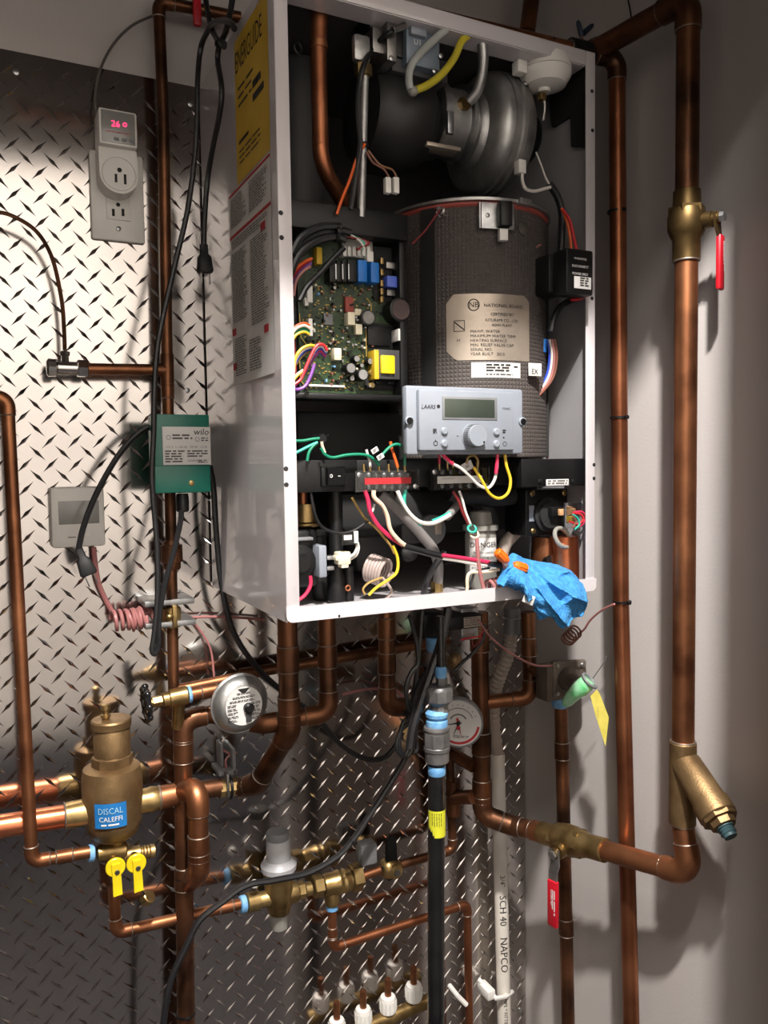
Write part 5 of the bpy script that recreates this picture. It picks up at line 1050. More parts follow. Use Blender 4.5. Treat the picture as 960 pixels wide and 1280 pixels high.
for m_, n_, hs in (('wire_brown', 26, .004), ('cast_alu', 30, .005), ('black_plastic', 34, .006), ('ivory_plastic', 12, .005), ('blue_sealant', 6, .005)):
    m = MB()
    for _ in range(n_):
        x, y = random.uniform(379, 466), random.uniform(356, 486); w_, h_ = random.choice(((2.5, 1.8), (1.6, 3.4), (3, 3), (4, 2))); a_ = P(x, y, dP); s_ = S(a_)
        if random.random() < .35: m.lathe(a_, OUT, [(0, 1.5 * s_), (hs * 1.3, 1.5 * s_)], 8)
        else: m.box(a_ + V((0, -hs / 2, 0)), (w_ * s_, hs, h_ * s_))
    m.build('small_component', m_, cbd)['kind'] = 'stuff'
for x0, y0, x1, y1 in ((466, 310, 502, 378), (462, 405, 502, 436), (456, 470, 500, 488)): MB().bx(x0, y0, x1, y1, dP + .0012, dP, .0004).build('black_base', 'black_matte', cbd)
for y in (432, 486): MB().tube(px([(374, y - 40), (376, y - 10), (384, y)], dP + .002), .0008, 5).build('trace', 'pcb_gold', cbd)
# looms into the board
for k, (a_, l) in enumerate((([(362, 330), (375, 305), (398, 291), (425, 288), (438, 291)], 'upper black loom arching over the circuit board corner'), ([(362, 345), (374, 318), (395, 302), (420, 296), (432, 300)], 'lower black loom arching over the circuit board corner'), ([(364, 318), (376, 297), (400, 284), (426, 283)], 'outermost black loom arching over the circuit board corner'))):
    wire(l, a_, .0044, 'black_cable', .316 + k * .003, name='wiring_loom', cat='cable')
wire('black sleeve slanting across the board from its top connectors', [(430, 310), (415, 325), (398, 344), (384, 358), (374, 376)], .0032, 'black_cable', .315, name='wire_sleeve', cat='cable')
tie('pale tie around the black looms at the board corner', P(420, 292, .318), V((1, 0, 0)), .0085)
for k, (c_, l) in enumerate((('white', 'white lead fanning from the loom to the top connector strip'), ('teal', 'teal lead fanning from the loom to the top connector strip'), ('pink', 'pink lead fanning from the loom to the top connector strip'), ('darkred', 'dark red lead fanning from the loom to the top connector strip'))):
    wire(l, [(432, 292 + k), (444 + k * 3, 297 + k), (452 + k * 3, 304), (455 + k * 3 - k * 6, 312)], .0015, 'wire_' + c_, .312)
lw = [('red', [(364, 352), (372, 338), (380, 330), (388, 326)], 'red'), ('purple', [(365, 358), (371, 345), (380, 335), (389, 329)], 'purple'), ('orange', [(364, 345), (371, 335), (381, 327), (390, 323)], 'orange'), ('pink', [(367, 370), (370, 352), (378, 340), (388, 333)], 'pink')]
for k, (c_, p_, n_) in enumerate(lw): wire(n_ + ' lead in the small bunch entering the upper board edge', p_, .0018, 'wire_' + c_, .30 + k * .003)
for k, (c_, y) in enumerate((('orange', 404), ('white', 407), ('green', 411), ('yellow', 415), ('teal', 413))):
    wire(c_ + ' lead curving into the connector halfway down the board', [(362, y + 14 + k), (370, y + 4), (380, y), (387, y + 3)], .0017, 'wire_' + c_, .302 + (k % 2) * .004)
for k, (c_, l) in enumerate((('red', 'red lead arching out of the lower board connectors'), ('white', 'white lead arching out of the lower board connectors'), ('blue', 'blue lead arching out of the lower board connectors'), ('crimson', 'crimson lead arching out of the lower board connectors'), ('purple', 'purple lead arching out of the lower board connectors'))):
    wire(l, [(409 - k * .5, 438 + k * 2.2), (404 - k, 431 + k * 2.4), (396, 432 + k * 2.6), (389, 444 + k * 2), (382, 460 + k), (376, 474), (366, 482 + k)], .0018, 'wire_' + c_, .312 - k * .002)
for k, (c_, l) in enumerate((('yellow', 'yellow lead crossing to the cabinet edge below board middle'), ('white', 'white lead crossing to the cabinet edge below board middle'), ('blue', 'blue lead crossing to the cabinet edge below board middle'), ('mustard', 'mustard lead crossing to the cabinet edge below board middle'))):
    wire(l, [(396, 433 + k * 2), (386, 432 + k * 2.4), (376, 437 + k * 3), (369, 448 + k * 3), (367, 462 + k * 3)], .0018, 'wire_' + c_, .306 - k * .002)
for k, (c_, l) in enumerate((('red', 'red lead running down beside the cabinet flange'), ('darkred', 'dark red lead running down beside the cabinet flange'), ('white', 'white lead crossing low beside the cabinet flange'), ('yellow', 'yellow lead crossing low beside the cabinet flange'))):
    wire(l, ([(365 + k * 2, 418), (366 + k * 2, 440), (368 + k, 465), (364, 485)] if k < 2 else [(379, 461 + k), (372, 466 + k), (365, 474 + k)]), .0018, 'wire_' + c_, .300 + k * .002)
wire('purple-blue pair looping under the board corner', [(364, 484), (372, 487), (382, 482), (389, 468), (393, 455)], .002, 'wire_purple', .314)

# ------------------------------------------------------------------ control panel
cp = thing('control_unit', 'grey boiler control panel with a blank screen and one big dial', 'control panel', P(582, 568, .33)); dCP = .352
MB().bx(508, 484, 654, 568, dCP, dCP - .012, .003).build('back_shell', 'grey_plastic', cp)
fpn = MB().bx(524, 488.5, 643, 563, dCP + .007, dCP - .001, .002).build('face_panel', 'grey_plastic', cp)
MB().bx(553, 496, 622, 525, dCP + .0078, dCP + .005, .0008).build('screen_bezel', 'mid_grey', cp); MB().bx(556, 499, 618.5, 522, dCP + .0081, dCP + .006, .0004).build('screen', 'lcd', cp)
c = P(590, 545, dCP + .007); s = S(c)
MB().lathe(c, OUT, [(0, 15.5 * s), (.001, 15.5 * s), (.0012, 14.2 * s), (.013, 13.6 * s), (.0142, 12.8 * s)], 40).build('dial_knob', 'grey_plastic', cp)
m = MB()
for k in range(36): e = V((math.cos(k * PI / 18), 0, math.sin(k * PI / 18))); m.box(c + e * 14.1 * s + V((0, -.007, 0)), (.0008, .010, .0008))
m.build('knob_ribbing', 'mid_grey', cp); MB().lathe(c + V((8 * s, -.0142, -8 * s)), OUT, [(0, .0013), (.0003, .0013)], 12).build('knob_mark', 'ink', cp)
for x, y in ((555, 539), (555, 554.5), (620, 540), (620, 555)): cc = P(x, y, dCP + .007); MB().lathe(cc, OUT, [(0, 5.4 * s), (.0006, 5.4 * s), (.0007, 4.6 * s), (.0022, 4.4 * s), (.003, 3.4 * s)], 22).build('push_button', 'grey_plastic', cp)
m = MB(); dd = dCP + .0072; m.text('LAARS', P(526.5, 510.5, dd), .0068, shear=.2, sx=.95); m.lathe(P(548, 508, dd - .0002), OUT, [(0, .0022), (.0004, .0022)], 14); m.text('FT400C', P(628, 512, dd), .0036)
m.lines(P(541, 536, dd), .0055, .006, 3, ragged=.2); m.torus(P(544.5, 554, dd), OUT, .0026, .0004); m.box(P(544.5, 551, dd), (.0006, .0004, .003)); m.lines(P(628, 537, dd), .005, .005, 2); m.torus(P(631, 555, dd), OUT, .0026, .0003); m.lathe(P(629.5, 547, dd - .0002), OUT, [(0, .0011), (.0004, .0011)], 10)
m.box(P(572, 545, dd), (.003, .0004, .0006)); m.box(P(607, 545, dd), (.003, .0004, .0006)); m.build('lettering', 'ink', fpn)
for x in (511, 652.5):
    cc = P(x, 526 if x < 600 else 527, dCP); MB().lathe(cc, OUT, [(0, 5.8 * s), (.002, 5.6 * s), (.0026, 4.6 * s)], 20).build('screw_boss', 'grey_plastic', cp); MB().lathe(cc + V((0, -.0026, 0)), OUT, [(0, 4.2 * s), (.0015, 3.8 * s)], 16).build('cover_screw', 'black_plastic', cp)
# ------------------------------------------------------------------ crossbar, switch, terminal strips
xb = thing('crossbar', 'black sheet metal crossbar spanning the cabinet under the control panel', 'crossbar', P(550, 612, .28)); dX = .30
MB().bx(367, 575, 447, 615, dX + .004, dX - .05, .001).build('switch_housing', 'black_plastic', xb); MB().bx(440, 574, 660, 608, dX, dX - .03, .001).build('bar', 'black_plastic', xb); MB().bx(652, 573.5, 732, 608, .324, .30, .001).build('bar', 'black_plastic', xb)
for x in (675, 716): screw(P(x, 602, .324), .0034, 'black_plastic', OUT, xb)
ct = MB().bx(683, 599, 711, 607, .3248, .323, .0003).build('label_plate', 'label_white', xb); a, b, lo, hi = rect(683, 599, 711, 607, .3249); MB().lines((a + .002, -.3249, hi - .001), b - a - .004, hi - lo - .002, 2, ragged=.05).build('lettering', 'ink_grey', ct)
sw = thing('rocker_switch', 'black rocker power switch marked with a circle and a bar', 'switch', P(418, 610, dX)); MB().bx(402, 583, 432, 608, dX + .008, dX + .002, .001).build('switch_frame', 'black_plastic', sw)
x0, x1, z0, z1 = rect(407, 585, 430, 606, dX + .009); MB().prism([V((x0, -(dX + .0165), z0)), V((x0, -(dX + .0165), z1)), V((x0, -(dX + .004), z1)), V((x0, -(dX + .004), z0))], V((x1 - x0, 0.006, 0))).build('rocker', 'black_plastic', sw)
rock_n = V((0.006, 0, 0)); m = MB(); m.torus(P(414, 595, dX + .0155), OUT, .0016, .0004); m.box(P(424, 595, dX + .0128), (.0034, .0006, .0006)); m.build('marking', 'ink_white', sw)
def terminal(label, x0, y0, x1, y1, nt, strip, smat, name='terminal_strip'):
    t = thing(name, label, 'terminal block', P((x0 + x1) / 2, y1, .3)); d = .318
    MB().bx(x0 + 4, y0 + 2, x1 - 4, y1 - 2, d - .006, d - .022, .001).build('base', 'black_plastic', t)
    MB().bx(x0, y0, x1, y1, d + .003, d + .0018).build('clear_cover', 'clear_plastic', t)
    MB().bx(strip[0], strip[1], strip[2], strip[3], d + .0036, d + .003).build('marker_strip', smat, t)
    w_ = (strip[2] - strip[0]) / nt
    for k in range(nt):
        xc = strip[0] + w_ * (k + .5)
        for y in (y0 + 6, y1 - 6): screw(P(xc, y, d - .006), .0032, 'zinc', OUT, t, 'terminal_screw', .003)
        MB().bx(xc + w_ * .42, y0 + 1, xc + w_ * .52, y1 - 1, d + .001, d - .006).build('barrier', 'black_plastic', t)
    for x, y in ((x0 + 5, y0 + 6), (x1 - 5, y1 - 6)): screw(P(x, y, d + .003), .0032, 'zinc', OUT, t)
    return t
terminal('black terminal strip with a red marker bar next to the rocker switch', 444, 588, 524, 614, 6, (456, 597, 514, 605), 'ink_red').children
t2 = terminal('black terminal strip with a white marker bar below the control panel', 538, 584, 612, 613, 5, (547, 595, 603, 604), 'label_white')
MB().lines(P(553, 598, .3222), .022, .0012, 1).build('marker_print', 'ink_grey', t2)
tp = [(455, 'copperwire'), (463, 'white'), (474, 'green'), (486, 'grey'), (497, 'orange'), (506, 'green')]
for k, (x, c_) in enumerate(tp):
    t = thing('ferrule', ('copper', 'second', 'third', 'fourth', 'fifth', 'last')[k] + ' crimp ferrule along the top of the red-marked strip', 'ferrule', P(x, 590, .312)); MB().cyl(P(x, 590, .312), P(x - .5, 580, .312), .002, .0016, 10).build('barrel', 'brass', t)
for k, x in enumerate((549, 559, 566, 583, 596)):
    t = thing('ferrule', ('first', 'second', 'third', 'fourth', 'last')[k] + ' crimp ferrule along the top of the white-marked strip', 'ferrule', P(x, 588, .312)); MB().cyl(P(x, 588, .312), P(x, 576, .312), .002, .0016, 10).build('barrel', 'brass', t)
W = wire
W('green earth wire running from the earth stud to the red-marked strip', [(401, 560), (406, 568), (416, 572), (432, 569), (450, 568), (463, 571), (474, 582)], .0018, 'wire_green', .318)
W('green wire arching over the red-marked strip to its last terminal', [(472, 578), (480, 566), (490, 557), (499, 556), (505, 564), (506, 582)], .0018, 'wire_green', .325)
W('orange wire standing up from the red-marked strip', [(497, 584), (494, 574), (490, 562), (488, 552)], .0019, 'wire_orange', .318)
W('white wire standing up from the red-marked strip', [(463, 584), (462, 576), (460, 570), (458, 562)], .0016, 'wire_white', .314)
es = thing('earth_stud', 'small black earth stud where green wires gather', 'terminal', P(402, 550, .27)); MB().lathe(P(402, 548, .29), OUT, [(-.02, .005), (0, .006), (.004, .005)], 14).build('stud', 'black_plastic', es)
for k, (q, c_, l) in enumerate((([(364, 551), (378, 551), (390, 549), (399, 548)], 'green', 'uppermost green wire reaching the earth stud from the cabinet edge'), ([(364, 569), (376, 563), (388, 557), (397, 553)], 'teal', 'teal wire reaching the earth stud from the cabinet edge'), ([(384, 576), (386, 566), (391, 558), (397, 553)], 'green', 'green wire rising to the earth stud from the rocker switch'), ([(402, 552), (403, 558), (406, 566)], 'cream', 'short crimped lead below the earth stud'))): W(l, q, .0018, 'wire_' + c_, .312)
for k, (q, l) in enumerate((((463, 558, 474, 568), 'white wire flag above the red-marked strip'), ((470, 566, 481, 576), 'second white wire flag overlapping the red-marked strip\'s green wires'), ((575, 574, 593, 592), 'white folded wire flag hanging over the white-marked strip'))):
    c_ = P((q[0] + q[2]) / 2, (q[1] + q[3]) / 2, .33); s_ = S(c_); t = thing('wire_tag', l, 'tag', c_); ax_ = (V((.86, 0, .5)), V((0, 1, 0)), V((-.5, 0, .86))) if k < 2 else (V((.9, 0, .42)), V((0, 1, 0)), V((-.42, 0, .9)))
    MB().box(c_, ((q[2] - q[0]) * s_ * .9, .0012, (q[3] - q[1]) * s_ * .62), .0003, ax_).build('flag', 'label_white', t); MB().lines(c_ - ax_[0] * 3 * s_ + ax_[2] * 2 * s_ + OUT * .0008, 6 * s_, 4 * s_, 2, ax_[0], ax_[2]).build('lettering', 'ink_grey', t)
# leads from the lower side of the strips
W('crimson mains lead dropping from the red-marked strip into the black sleeve', [(456, 613), (460, 625), (463, 640), (472, 656), (484, 668), (495, 676), (507, 683)], .0027, 'wire_crimson', .318)
W('cream mains lead dropping from the red-marked strip into the black sleeve', [(467, 613), (468, 622), (478, 632), (484, 645), (488, 662), (498, 675), (508, 683)], .0027, 'wire_cream', .322)
W('thin white lead curling beside the crimson mains lead', [(468, 630), (466, 638), (462, 644)], .0014, 'wire_white', .315)
W('white pump lead curving from the red-marked strip to a grey sleeve', [(497, 614), (503, 628), (513, 643), (526, 653), (541, 654), (555, 648), (563, 643)], .0026, 'wire_white', .325)
W('teal pump lead following the white one to a grey sleeve', [(507, 612), (505, 625), (508, 638), (520, 650), (526, 656)], .0024, 'wire_teal', .316)
W('teal pump lead end entering the grey sleeve', [(540, 652), (552, 647), (563, 641)], .0026, 'wire_teal', .318)
t = thing('cable_sleeve', 'short grey sleeve swallowing the white and teal pump leads', 'cable', P(566, 645, .3)); MB().tube(px([(559, 646, .312), (568, 636, .3), (574, 626, .285)]), .0052, 12).build('sleeve_body', 'grey_cable', t)
W('thick grey cable slanting down to the brass gland in the cabinet floor', [(475, 617, .29), (490, 630, .29), (510, 650, .29), (528, 670, .285), (542, 688, .28), (548, 710, .27), (546, 738, .26)], .0068, 'grey_cable', name='grey_cable', cat='cable', seg=12)
W('dark grey cable behind the thick grey one', [(488, 615), (495, 632), (503, 650)], .003, 'wire_greyish', .28)
W('black cable falling beside the brass gland', [(556, 690, .29), (545, 705, .29), (534, 725, .28), (528, 748, .26)], .0042, 'black_cable', name='power_lead', cat='cord')
W('mustard lead wandering from the crossbar into the dark', [(440, 622), (448, 636), (458, 650), (470, 660), (480, 672), (488, 682), (493, 692)], .0016, 'wire_mustard', .30)
t = thing('cable_gland', 'small brass gland in the cabinet floor', 'gland', P(546, 745, .26)); vlathe(MB(), 546, 733, .262, [(740, 7), (739, 8), (727, 8), (726, 6)], 8).build('gland_body', 'brass', t)
sv = wire('black sleeve lying across the cabinet carrying the mains leads', [(505, 683), (520, 687), (538, 692), (554, 696)], .0042, 'black_cable', .322, name='wire_sleeve', cat='cable')
W('crimson mains lead between the two black sleeves', [(553, 694), (575, 697), (595, 700), (612, 703)], .0024, 'wire_crimson', .327)
W('cream mains lead between the two black sleeves', [(553, 697.5), (575, 701), (595, 705), (612, 707)], .0024, 'wire_white', .325)
W('short black sleeve pointing at the orange wire nuts', [(611, 705), (622, 706), (634, 706), (642, 705)], .0034, 'black_cable', .33, name='wire_sleeve', cat='cable')
for (x0, y0, x1, y1), l in (((634, 702, 621, 689), 'orange wire nut pointing up at the DANGER bottle'), ((642, 706, 658, 711), 'orange wire nut lying on the blue cloth')):
    a_ = P(x0, y0, .342); b_ = P(x1, y1, .342); L_ = (b_ - a_).length; t = thing('wire_nut', l, 'wire nut', a_); MB().lathe(a_, b_ - a_, [(0, .0038), (L_ * .15, .0056), (L_ * .6, .0062), (L_ * .95, .0054), (L_, .004)], 12).build('nut_body', 'orange_plastic', t)
    rb_ = MB(); an, u, w = frame_of(b_ - a_)
    for k in range(10): e = u * math.cos(k * .628) + w * math.sin(k * .628); rb_.cyl(a_ + e * .006 + an * L_ * .3, a_ + e * .0058 + an * L_ * .9, .0006, seg=5)
    rb_.build('grip_ribs', 'orange_plastic', t)
W('white lead hooked between the orange wire nuts', [(630, 702), (634, 708), (636, 718), (634, 728)], .0024, 'wire_white', .338)
W('pink lead joining the orange wire nuts', [(628, 700), (632, 712), (638, 722)], .0022, 'wire_pink', .336)
W('cream lead bowing from the wire nuts to the cabinet floor', [(624, 712), (606, 715), (588, 716), (584, 724), (584, 735), (582, 744)], .0021, 'wire_cream', .326)
W('thin black lead bowing under the mains leads', [(612, 710), (595, 714), (590, 725), (584, 738)], .0015, 'wire_black', .325)
# display leads in front of the white-marked strip
W('red and white sheathed lead crossing the white-marked strip', [(553, 568), (561, 577), (574, 584), (586, 594), (598, 606), (610, 610), (618, 600), (621, 585), (622, 568)], .0019, 'wire_white', .345)
W('red tail of the lead below the control panel', [(553, 568), (559, 574), (566, 580)], .0022, 'wire_crimson', .347); W('red end of the lead rising behind the control panel', [(620, 592), (621, 580), (622, 568)], .0022, 'wire_crimson', .347)
W('yellow lead looping below the control panel', [(592, 584), (602, 600), (612, 617), (624, 623), (635, 616), (638, 600), (633, 582), (631, 568)], .0019, 'wire_yellow', .346)
W('tan lead looping above the white-marked strip', [(583, 580), (585, 572), (592, 569), (597, 575), (597, 584)], .0016, 'wire_mustard', .33)
W('short crimson lead at the first terminal of the white-marked strip', [(549, 580), (549, 572), (548, 566)], .0018, 'wire_crimson', .318)
W('darker red lead hanging from the white-marked strip', [(566, 614), (573, 626), (579, 642), (586, 656)], .0019, 'wire_darkred', .32); W('white lead hanging from the white-marked strip', [(574, 614), (578, 625), (582, 640), (588, 655)], .0016, 'wire_white', .322)
t = thing('wire_splice', 'ring of coloured wire ends taped over the DANGER bottle', 'connector', P(590, 668, .32)); MB().torus(P(590, 661, .325), V((-.3, -1, .8)), .0052, .0016).build('teal_ring', 'wire_teal', t); MB().torus(P(593, 668, .325), V((-.3, -1, .8)), .0052, .0015).build('cream_ring', 'wire_cream', t); MB().cyl(P(588, 657, .322), P(596, 670, .322), .004).build('splice_core', 'steel', t)
W('dull pink lead hanging from the splice in front of the DANGER bottle', [(596, 672), (597, 690), (599, 710), (603, 730), (606, 742)], .0026, 'wire_pink', .328)
# ------------------------------------------------------------------ lower cabinet: pump, hydraulic block, trap, actuator
lbx = thing('dark_filler', 'black filler blocks added to darken the cabinet behind the terminal strips', 'filler', P(500, 700, .1))
MB().bx(372, 515, 505, 580, .24, .1, .006).build('upper_filler', 'black_matte', lbx); MB().bx(420, 612, 655, 668, .20, .05, .01).build('lower_filler', 'black_matte', lbx); MB().bx(445, 640, 500, 715, .15, .05, .01).build('side_filler', 'dark_grey', lbx)  # added dark blocks, keep the bright back from showing
MB().tube(spline(px([(560, 615), (600, 622), (640, 620), (665, 610)], .26)), .012, 14).build('rubber_elbow', 'black_rubber', lbx); MB().cyl(P(610, 655, .24), P(602, 625, .24), .018).build('rubber_collar', 'black_rubber', lbx)
wy_ = thing('hydraulic_block', 'black hydraulic block with brass collar and grey motor plate low inside the cabinet', 'valve block', P(400, 752, .24))
vlathe(MB(), 381, 645, .25, [(658, 18), (656, 20), (654, 20), (652, 15), (630, 13)], 24).build('brass_collar', 'brass', wy_); vlathe(MB(), 378, 620, .25, [(640, 6), (605, 6)], 14).build('copper_tail', 'copper_red', wy_)
MB().bx(364, 662, 398, 735, .275, .2, .006).build('block_body', 'black_plastic', wy_); MB().lathe(P(373, 703, .28), OUT, [(0, .021), (.004, .021), (.005, .017), (.010, .017), (.011, .011), (.014, .010)], 28).build('gear_cover', 'black_plastic', wy_)
MB().bx(372, 672, 392, 676, .285, .27, .001).build('locking_bar', 'mid_grey', wy_); MB().bx(399, 682, 409, 722, .295, .262, .002).build('motor_plate', 'grey_plastic', wy_)
for y in (695, 708): MB().bx(409, y, 418, y + 5, .292, .28, .0006).build('spade_terminal', 'zinc', wy_)
vlathe(MB(), 421, 730, .27, [(752, 11), (750, 12.5), (722, 12), (714, 9), (612, 9)], 22).build('plastic_column', 'black_plastic', wy_); vlathe(MB(), 436, 735, .275, [(752, 6.5), (708, 6.5)], 14).build('plastic_column', 'black_plastic', wy_); MB().torus(P(435, 735, .282), OUT, .003, .0012).build('rust_ring', 'copper_red', wy_)
MB().bx(395, 660, 432, 670, .26, .2, .003).build('cross_tube', 'black_plastic', wy_); MB().tube(spline(px([(398, 660), (400, 740), (412, 736)], .24)), .010, 12).build('inner_pipe', 'black_rubber', wy_)
t = thing('wire_connector', 'ivory plug connector hanging on two white leads', 'connector', P(431, 712, .29)); MB().bx(423, 690, 439, 706, .30, .285, .002).build('plug_body', 'ivory_plastic', t); MB().bx(420, 695, 425, 701, .30, .288, .001).build('latch', 'ivory_plastic', t); MB().bx(427, 704, 436, 710, .299, .287, .001).build('key', 'ivory_plastic', t)
W('white lead curling from the ivory plug connector', [(437, 696), (443, 692), (446, 685), (446, 678)], .0018, 'wire_white', .298); W('second white lead beside the first at the ivory plug', [(438, 699), (445, 694), (448, 686), (447, 678)], .0018, 'wire_white', .295)
t = thing('wire_tag', 'clear and white flag above the ivory plug connector', 'tag', P(438, 682, .3)); MB().bx(428, 667, 446, 681, .302, .3005, .0002).build('flag', 'clear_plastic', t); MB().bx(430, 669, 440, 675, .3028, .302, .0001).build('print_field', 'label_white', t); MB().bx(443, 664, 448, 679, .3035, .3005, .0004).build('flag_spine', 'white_plastic', t)
W('black lead sagging across the lower cabinet', [(388, 612), (393, 640), (402, 658), (420, 666), (440, 664), (462, 650)], .0019, 'wire_black', .30)
W('crimson lead bowing from the block to the cabinet flange', [(388, 720), (388, 732), (380, 745), (366, 754)], .0022, 'wire_crimson', .305)
tag(MB().tube(helix(P(462, 709, .27), P(483, 717, .29), .0165, 6, 18), .0022, 8).build('coiled_tube', 'hose_pink'), 'coil of pale ribbed tube in the middle of the cabinet floor', 'tube')
W('yellow lead draped over the pale coiled tube', [(491, 682), (497, 698), (496, 715), (485, 725), (470, 735), (461, 744)], .0019, 'wire_yellow', .315)
W('pale loop of tube on the cabinet floor below the coil', [(478, 722), (488, 735), (489, 742), (482, 748)], .0018, 'hose_pink', .30, name='tube_loop', cat='tube'); W('thin yellow loop on the cabinet floor below the coil', [(478, 722), (462, 728), (454, 736), (456, 743)], .0014, 'wire_mustard', .30)
t = thing('ball_cock', 'grey cast pump part behind the slanting grey cable', 'pump', P(535, 672, .2)); MB().lathe(P(536, 662, .22), OUT, [(0, .021), (.01, .021), (.012, .018), (.014, .01)], 26).build('pump_cap', 'mid_grey', t); MB().bx(544, 650, 552, 668, .236, .23, .0003).build('label_plate', 'label_silver', t); MB().bx(502, 655, 530, 680, .215, .17, .004).build('pump_flange', 'dark_grey', t)
t = thing('threaded_stopper', 'black threaded cap below the grey pump part', 'cap', P(505, 700, .25)); MB().lathe(P(509, 692, .26), V((-.2, -1, .2)), [(0, .011), (.012, .011), (.014, .008)], 16).build('cap_body', 'black_plastic', t)
tr_ = thing('condensate_trap', 'milky condensate trap bottle with a DANGER label', 'trap', P(601, 735, .26)); vlathe(MB(), 601, 700, .265, [(734, 17), (730, 19.5), (668, 19.5), (664, 18), (662, 22), (656, 22), (655, 15), (640, 13), (638, 9)], 28).build('bottle', 'milky_plastic', tr_)
c = P(601, 700, .265); rB = 19.8 * S(c); zl, zh = P(601, 715, .285).z, P(601, 673, .285).z; vs, fs = wrap_label(-.35, .95, zl, zh, rB + .0005, c); lb = MB().add(vs, fs).build('danger_label', 'label_white', tr_)
m = MB(); Hh = zh - zl; m.text('DANGER', (0, 0, zh - Hh * .27), Hh * .21, center=True, sx=1.05)
for k, t_ in enumerate(('RISK OF LEAKING', 'TRAP MUST BE FILLED', 'WITH WATER BEFORE', 'BOILER IS INSTALLED')): m.text(t_, (0, 0, zh - Hh * (.46 + k * .15)), Hh * .085, center=True)
bend_on(m, c, rB + .0008, 0, -.35).build('lettering', 'ink', lb)
t = thing('trap_hose', 'pale bent hose rising behind the blue cloth beside the trap', 'hose', P(640, 690, .24)); MB().tube(spline(px([(625, 700), (632, 680), (645, 665), (654, 658)], .25)), .009, 14).build('hose_body', 'hose_tan', t); MB().lathe(P(652, 660, .25), (1, -.2, .8), [(-.006, .0105), (.008, .0105)], 14).build('hose_collar', 'grey_plastic', t)
ac = thing('flow_actuator', 'square black actuator with four corner screws and a round centre', 'actuator', P(684, 668, .27)); MB().bx(657, 611, 710, 669, .29, .24, .003).build('housing', 'black_plastic', ac); MB().lathe(P(683, 643, .29), OUT, [(0, .0235), (.006, .0235), (.007, .019), (.012, .0185), (.013, .008), (.016, .007)], 30).build('round_cover', 'black_matte', ac)
MB().bx(662, 632, 668, 652, .2915, .289, .0005).build('pale_gap', 'grey_plastic', ac); MB().bx(690, 634, 706, 645, .312, .29, .001).build('sensor_block', 'black_plastic', ac); MB().bx(700, 636, 718, 644, .316, .305, .0006).build('connector', 'ivory_plastic', ac).data.materials[0] = mat('amber_plastic', (196, 150, 108), .4)
for x, y in ((665, 617), (705, 616), (666, 664), (705, 663)): screw(P(x, y, .29), .0042, 'brass', OUT, ac, 'corner_screw', .003)
MB().bx(708, 628, 729, 660, .324, .318, .001).build('clear_cover', 'clear_plastic', ac); MB().bx(710, 645, 717, 652, .317, .31, .001).build('yellow_insert', 'label_yellow', ac)
for k, (c_, q, l) in enumerate((('crimson', [(718, 640), (728, 640), (732, 648), (726, 657), (718, 656)], 'outer crimson lead curling at the black actuator'), ('red', [(716, 641), (726, 643), (729, 650), (722, 655), (712, 652)], 'inner red lead curling at the black actuator'), ('teal', [(716, 643), (722, 648), (724, 656), (718, 662)], 'teal lead curling at the black actuator'), ('brown', [(716, 645), (720, 652), (716, 660)], 'brown lead curling at the black actuator'))): W(l, q, .0014, 'wire_' + c_, .326 + k * .002)
t = thing('copper_elbow', 'wide bright copper pipe behind the blue cloth', 'pipe', P(700, 729, .27)); MB().tube(px([(706, 729), (706, 700), (705, 670)], .302), .0195, 24).build('straight_pipe', 'copper_bright', t); MB().tube(px([(681, 729), (681, 700), (683, 672)], .268), .02, 20).build('second_pipe', 'copper', t); MB().torus(P(703, 672, .312), V((.2, -1, .5)), .014, .003).build('pale_ring', 'milky_plastic', t)
t = thing('white_bracket', 'pale bracket standing beside the wide copper pipe', 'bracket', P(672, 740, .25)); MB().bx(664, 670, 676, 740, .25, .245, .001).build('bracket_plate', 'grey_plastic', t)
t = thing('valve_dial', 'ribbed black knob half hidden by the blue cloth', 'knob', P(700, 712, .295)); MB().lathe(P(700, 707, .29), V((0, -1, .4)), [(0, .014), (.012, .014), (.014, .011)], 14).build('knob_body', 'black_plastic', t); MB().lathe(P(684, 703, .288), V((0, -1, .4)), [(0, .008), (.010, .008)], 12).build('knob_stem', 'black_plastic', t)
# ------------------------------------------------------------------ the blue cloth over the lower lip
rows = [[(624, 724, .325), (629, 706, .318), (640, 691, .312), (655, 697, .31), (672, 701, .308), (692, 704, .308), (711, 711, .31), (722, 722, .315)],
        [(620, 728, .338), (631, 716, .338), (646, 706, .336), (660, 712, .334), (676, 714, .332), (696, 716, .332), (714, 717, .332), (727, 728, .33)],
        [(626, 732, .345), (637, 727, .352), (650, 722, .356), (665, 728, .356), (682, 732, .354), (702, 730, .354), (718, 727, .352), (732, 738, .345)],
        [(641, 737, .350), (648, 737, .358), (657, 736, .364), (670, 742, .366), (687, 746, .364), (706, 743, .364), (721, 740, .362), (735, 750, .352)],
        [(656, 742, .354), (659, 746, .360), (664, 750, .366), (674, 756, .370), (690, 758, .368), (706, 757, .368), (720, 754, .366), (734, 762, .356)],
        [(667, 750, .355), (669, 756, .360), (672, 763, .364), (680, 768, .368), (692, 768, .366), (706, 770, .368), (718, 768, .364), (730, 772, .356)],
        [(670, 766, .352), (675, 776, .356), (680, 780, .360), (687, 772, .364), (693, 779, .362), (703, 789, .362), (714, 778, .360), (726, 774, .354)]]
def cr(a, b, c, d, t): return tuple(0.5 * (2 * b[i] + (c[i] - a[i]) * t + (2 * a[i] - 5 * b[i] + 4 * c[i] - d[i]) * t * t + (3 * b[i] - a[i] - 3 * c[i] + d[i]) * t ** 3) for i in range(3))
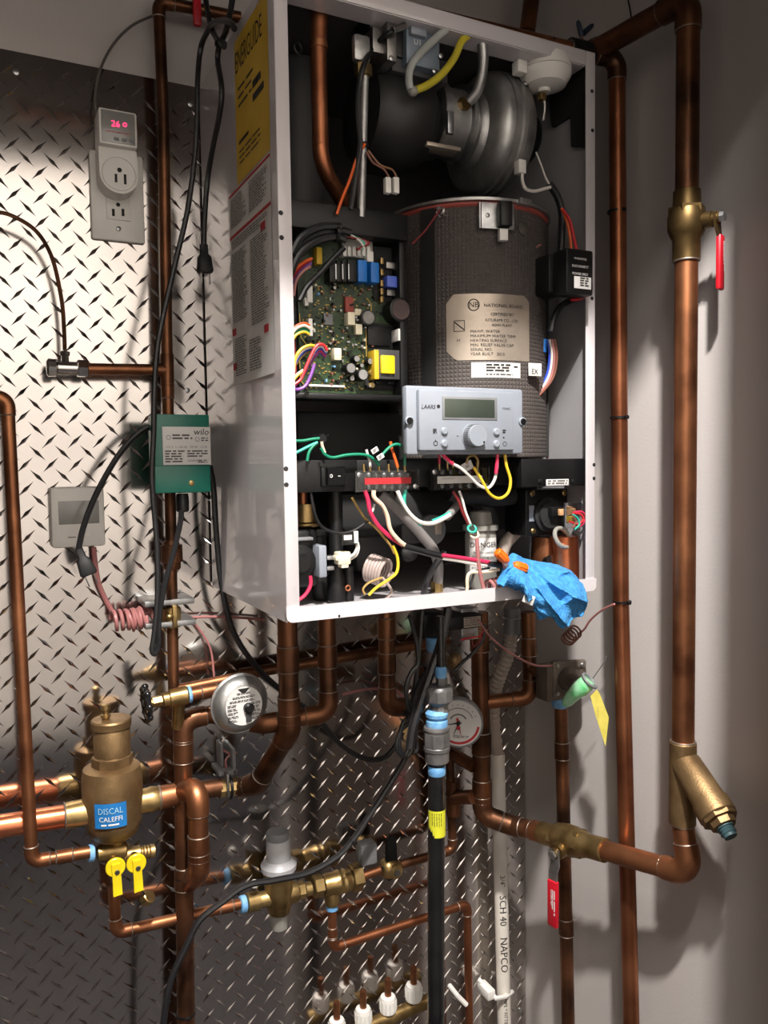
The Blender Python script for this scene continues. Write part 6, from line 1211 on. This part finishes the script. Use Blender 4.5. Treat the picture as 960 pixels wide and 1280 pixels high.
def crline(l, n_):
    e = [tuple(2 * l[0][i] - l[1][i] for i in range(3))] + l + [tuple(2 * l[-1][i] - l[-2][i] for i in range(3))]; o_ = []
    for i in range(1, len(e) - 2): o_ += [cr(e[i - 1], e[i], e[i + 1], e[i + 2], k / n_) for k in range(n_)]
    return o_ + [l[-1]]
fine = [crline(r_, 12) for r_ in rows]; cols = list(zip(*fine)); gridp = [crline(list(c_), 12) for c_ in cols]
nu, nv = len(gridp), len(gridp[0]); vs = []
def ridge(t): return 1 - abs(math.sin(t)) ** .7 * 2
for i in range(nu):
    for j in range(nv):
        u, v = i / (nu - 1), j / (nv - 1); x, y, d = gridp[i][j]
        th_, r_ = math.atan2(y - 700, x - 652), math.hypot(y - 700, x - 652); k = min(1, r_ / 55)
        fold = .0125 * ridge(th_ * 8.2 + .5 + .012 * r_) * k * (.35 + .65 * v) + .004 * math.sin(.16 * (x - y) + 3 * v) * min(1, v * 2.5) + .0045 * ridge(7 * v + 5 * u + 1.2) * (1 - v) + .004 * noise.noise(V((u * 6, v * 6, 2)))
        hem = .002 if (i < 3 or j < 3 or i > nu - 4 or j > nv - 4) else 0
        p = P(x, y + (fold * 420 if v > .8 else fold * 420 * v / .8), d + .006 + max(fold, -.012) + hem); vs.append(p + V((noise.noise(p * 420), noise.noise(p * 420 + V((9, 0, 0))), noise.noise(p * 420 + V((0, 9, 0))))) * .0011)
fs = [(i * nv + j, i * nv + j + 1, (i + 1) * nv + j + 1, (i + 1) * nv + j) for i in range(nu - 1) for j in range(nv - 1)]
cl = thing('microfibre_cloth', 'crumpled bright blue microfibre cloth draped over the lower edge of the cabinet', 'cloth', P(690, 780, .36)); co = link_mesh('cloth_sheet', vs, fs, 'cloth_blue', cl, smooth=180)
md = co.modifiers.new('thickness', 'SOLIDIFY'); md.thickness = .0035; md.offset = -1; md = co.modifiers.new('smooth', 'SUBSURF'); md.levels = 1; md.render_levels = 1
c_ = P(661, 749, .372); MB().box(c_, (.017, .0012, .012), .0004, (V((.9, 0, -.42)), V((0, 1, 0)), V((.42, 0, .9)))).build('care_label', 'label_white', cl)
tag(MB().tube(helix(P(611, 734, .318), P(637, 727, .318), .0085, 5, 14), .0024, 8).build('coiled_lead', 'wire_pink'), 'short coil of dull pink lead lying beside the blue cloth', 'wire')
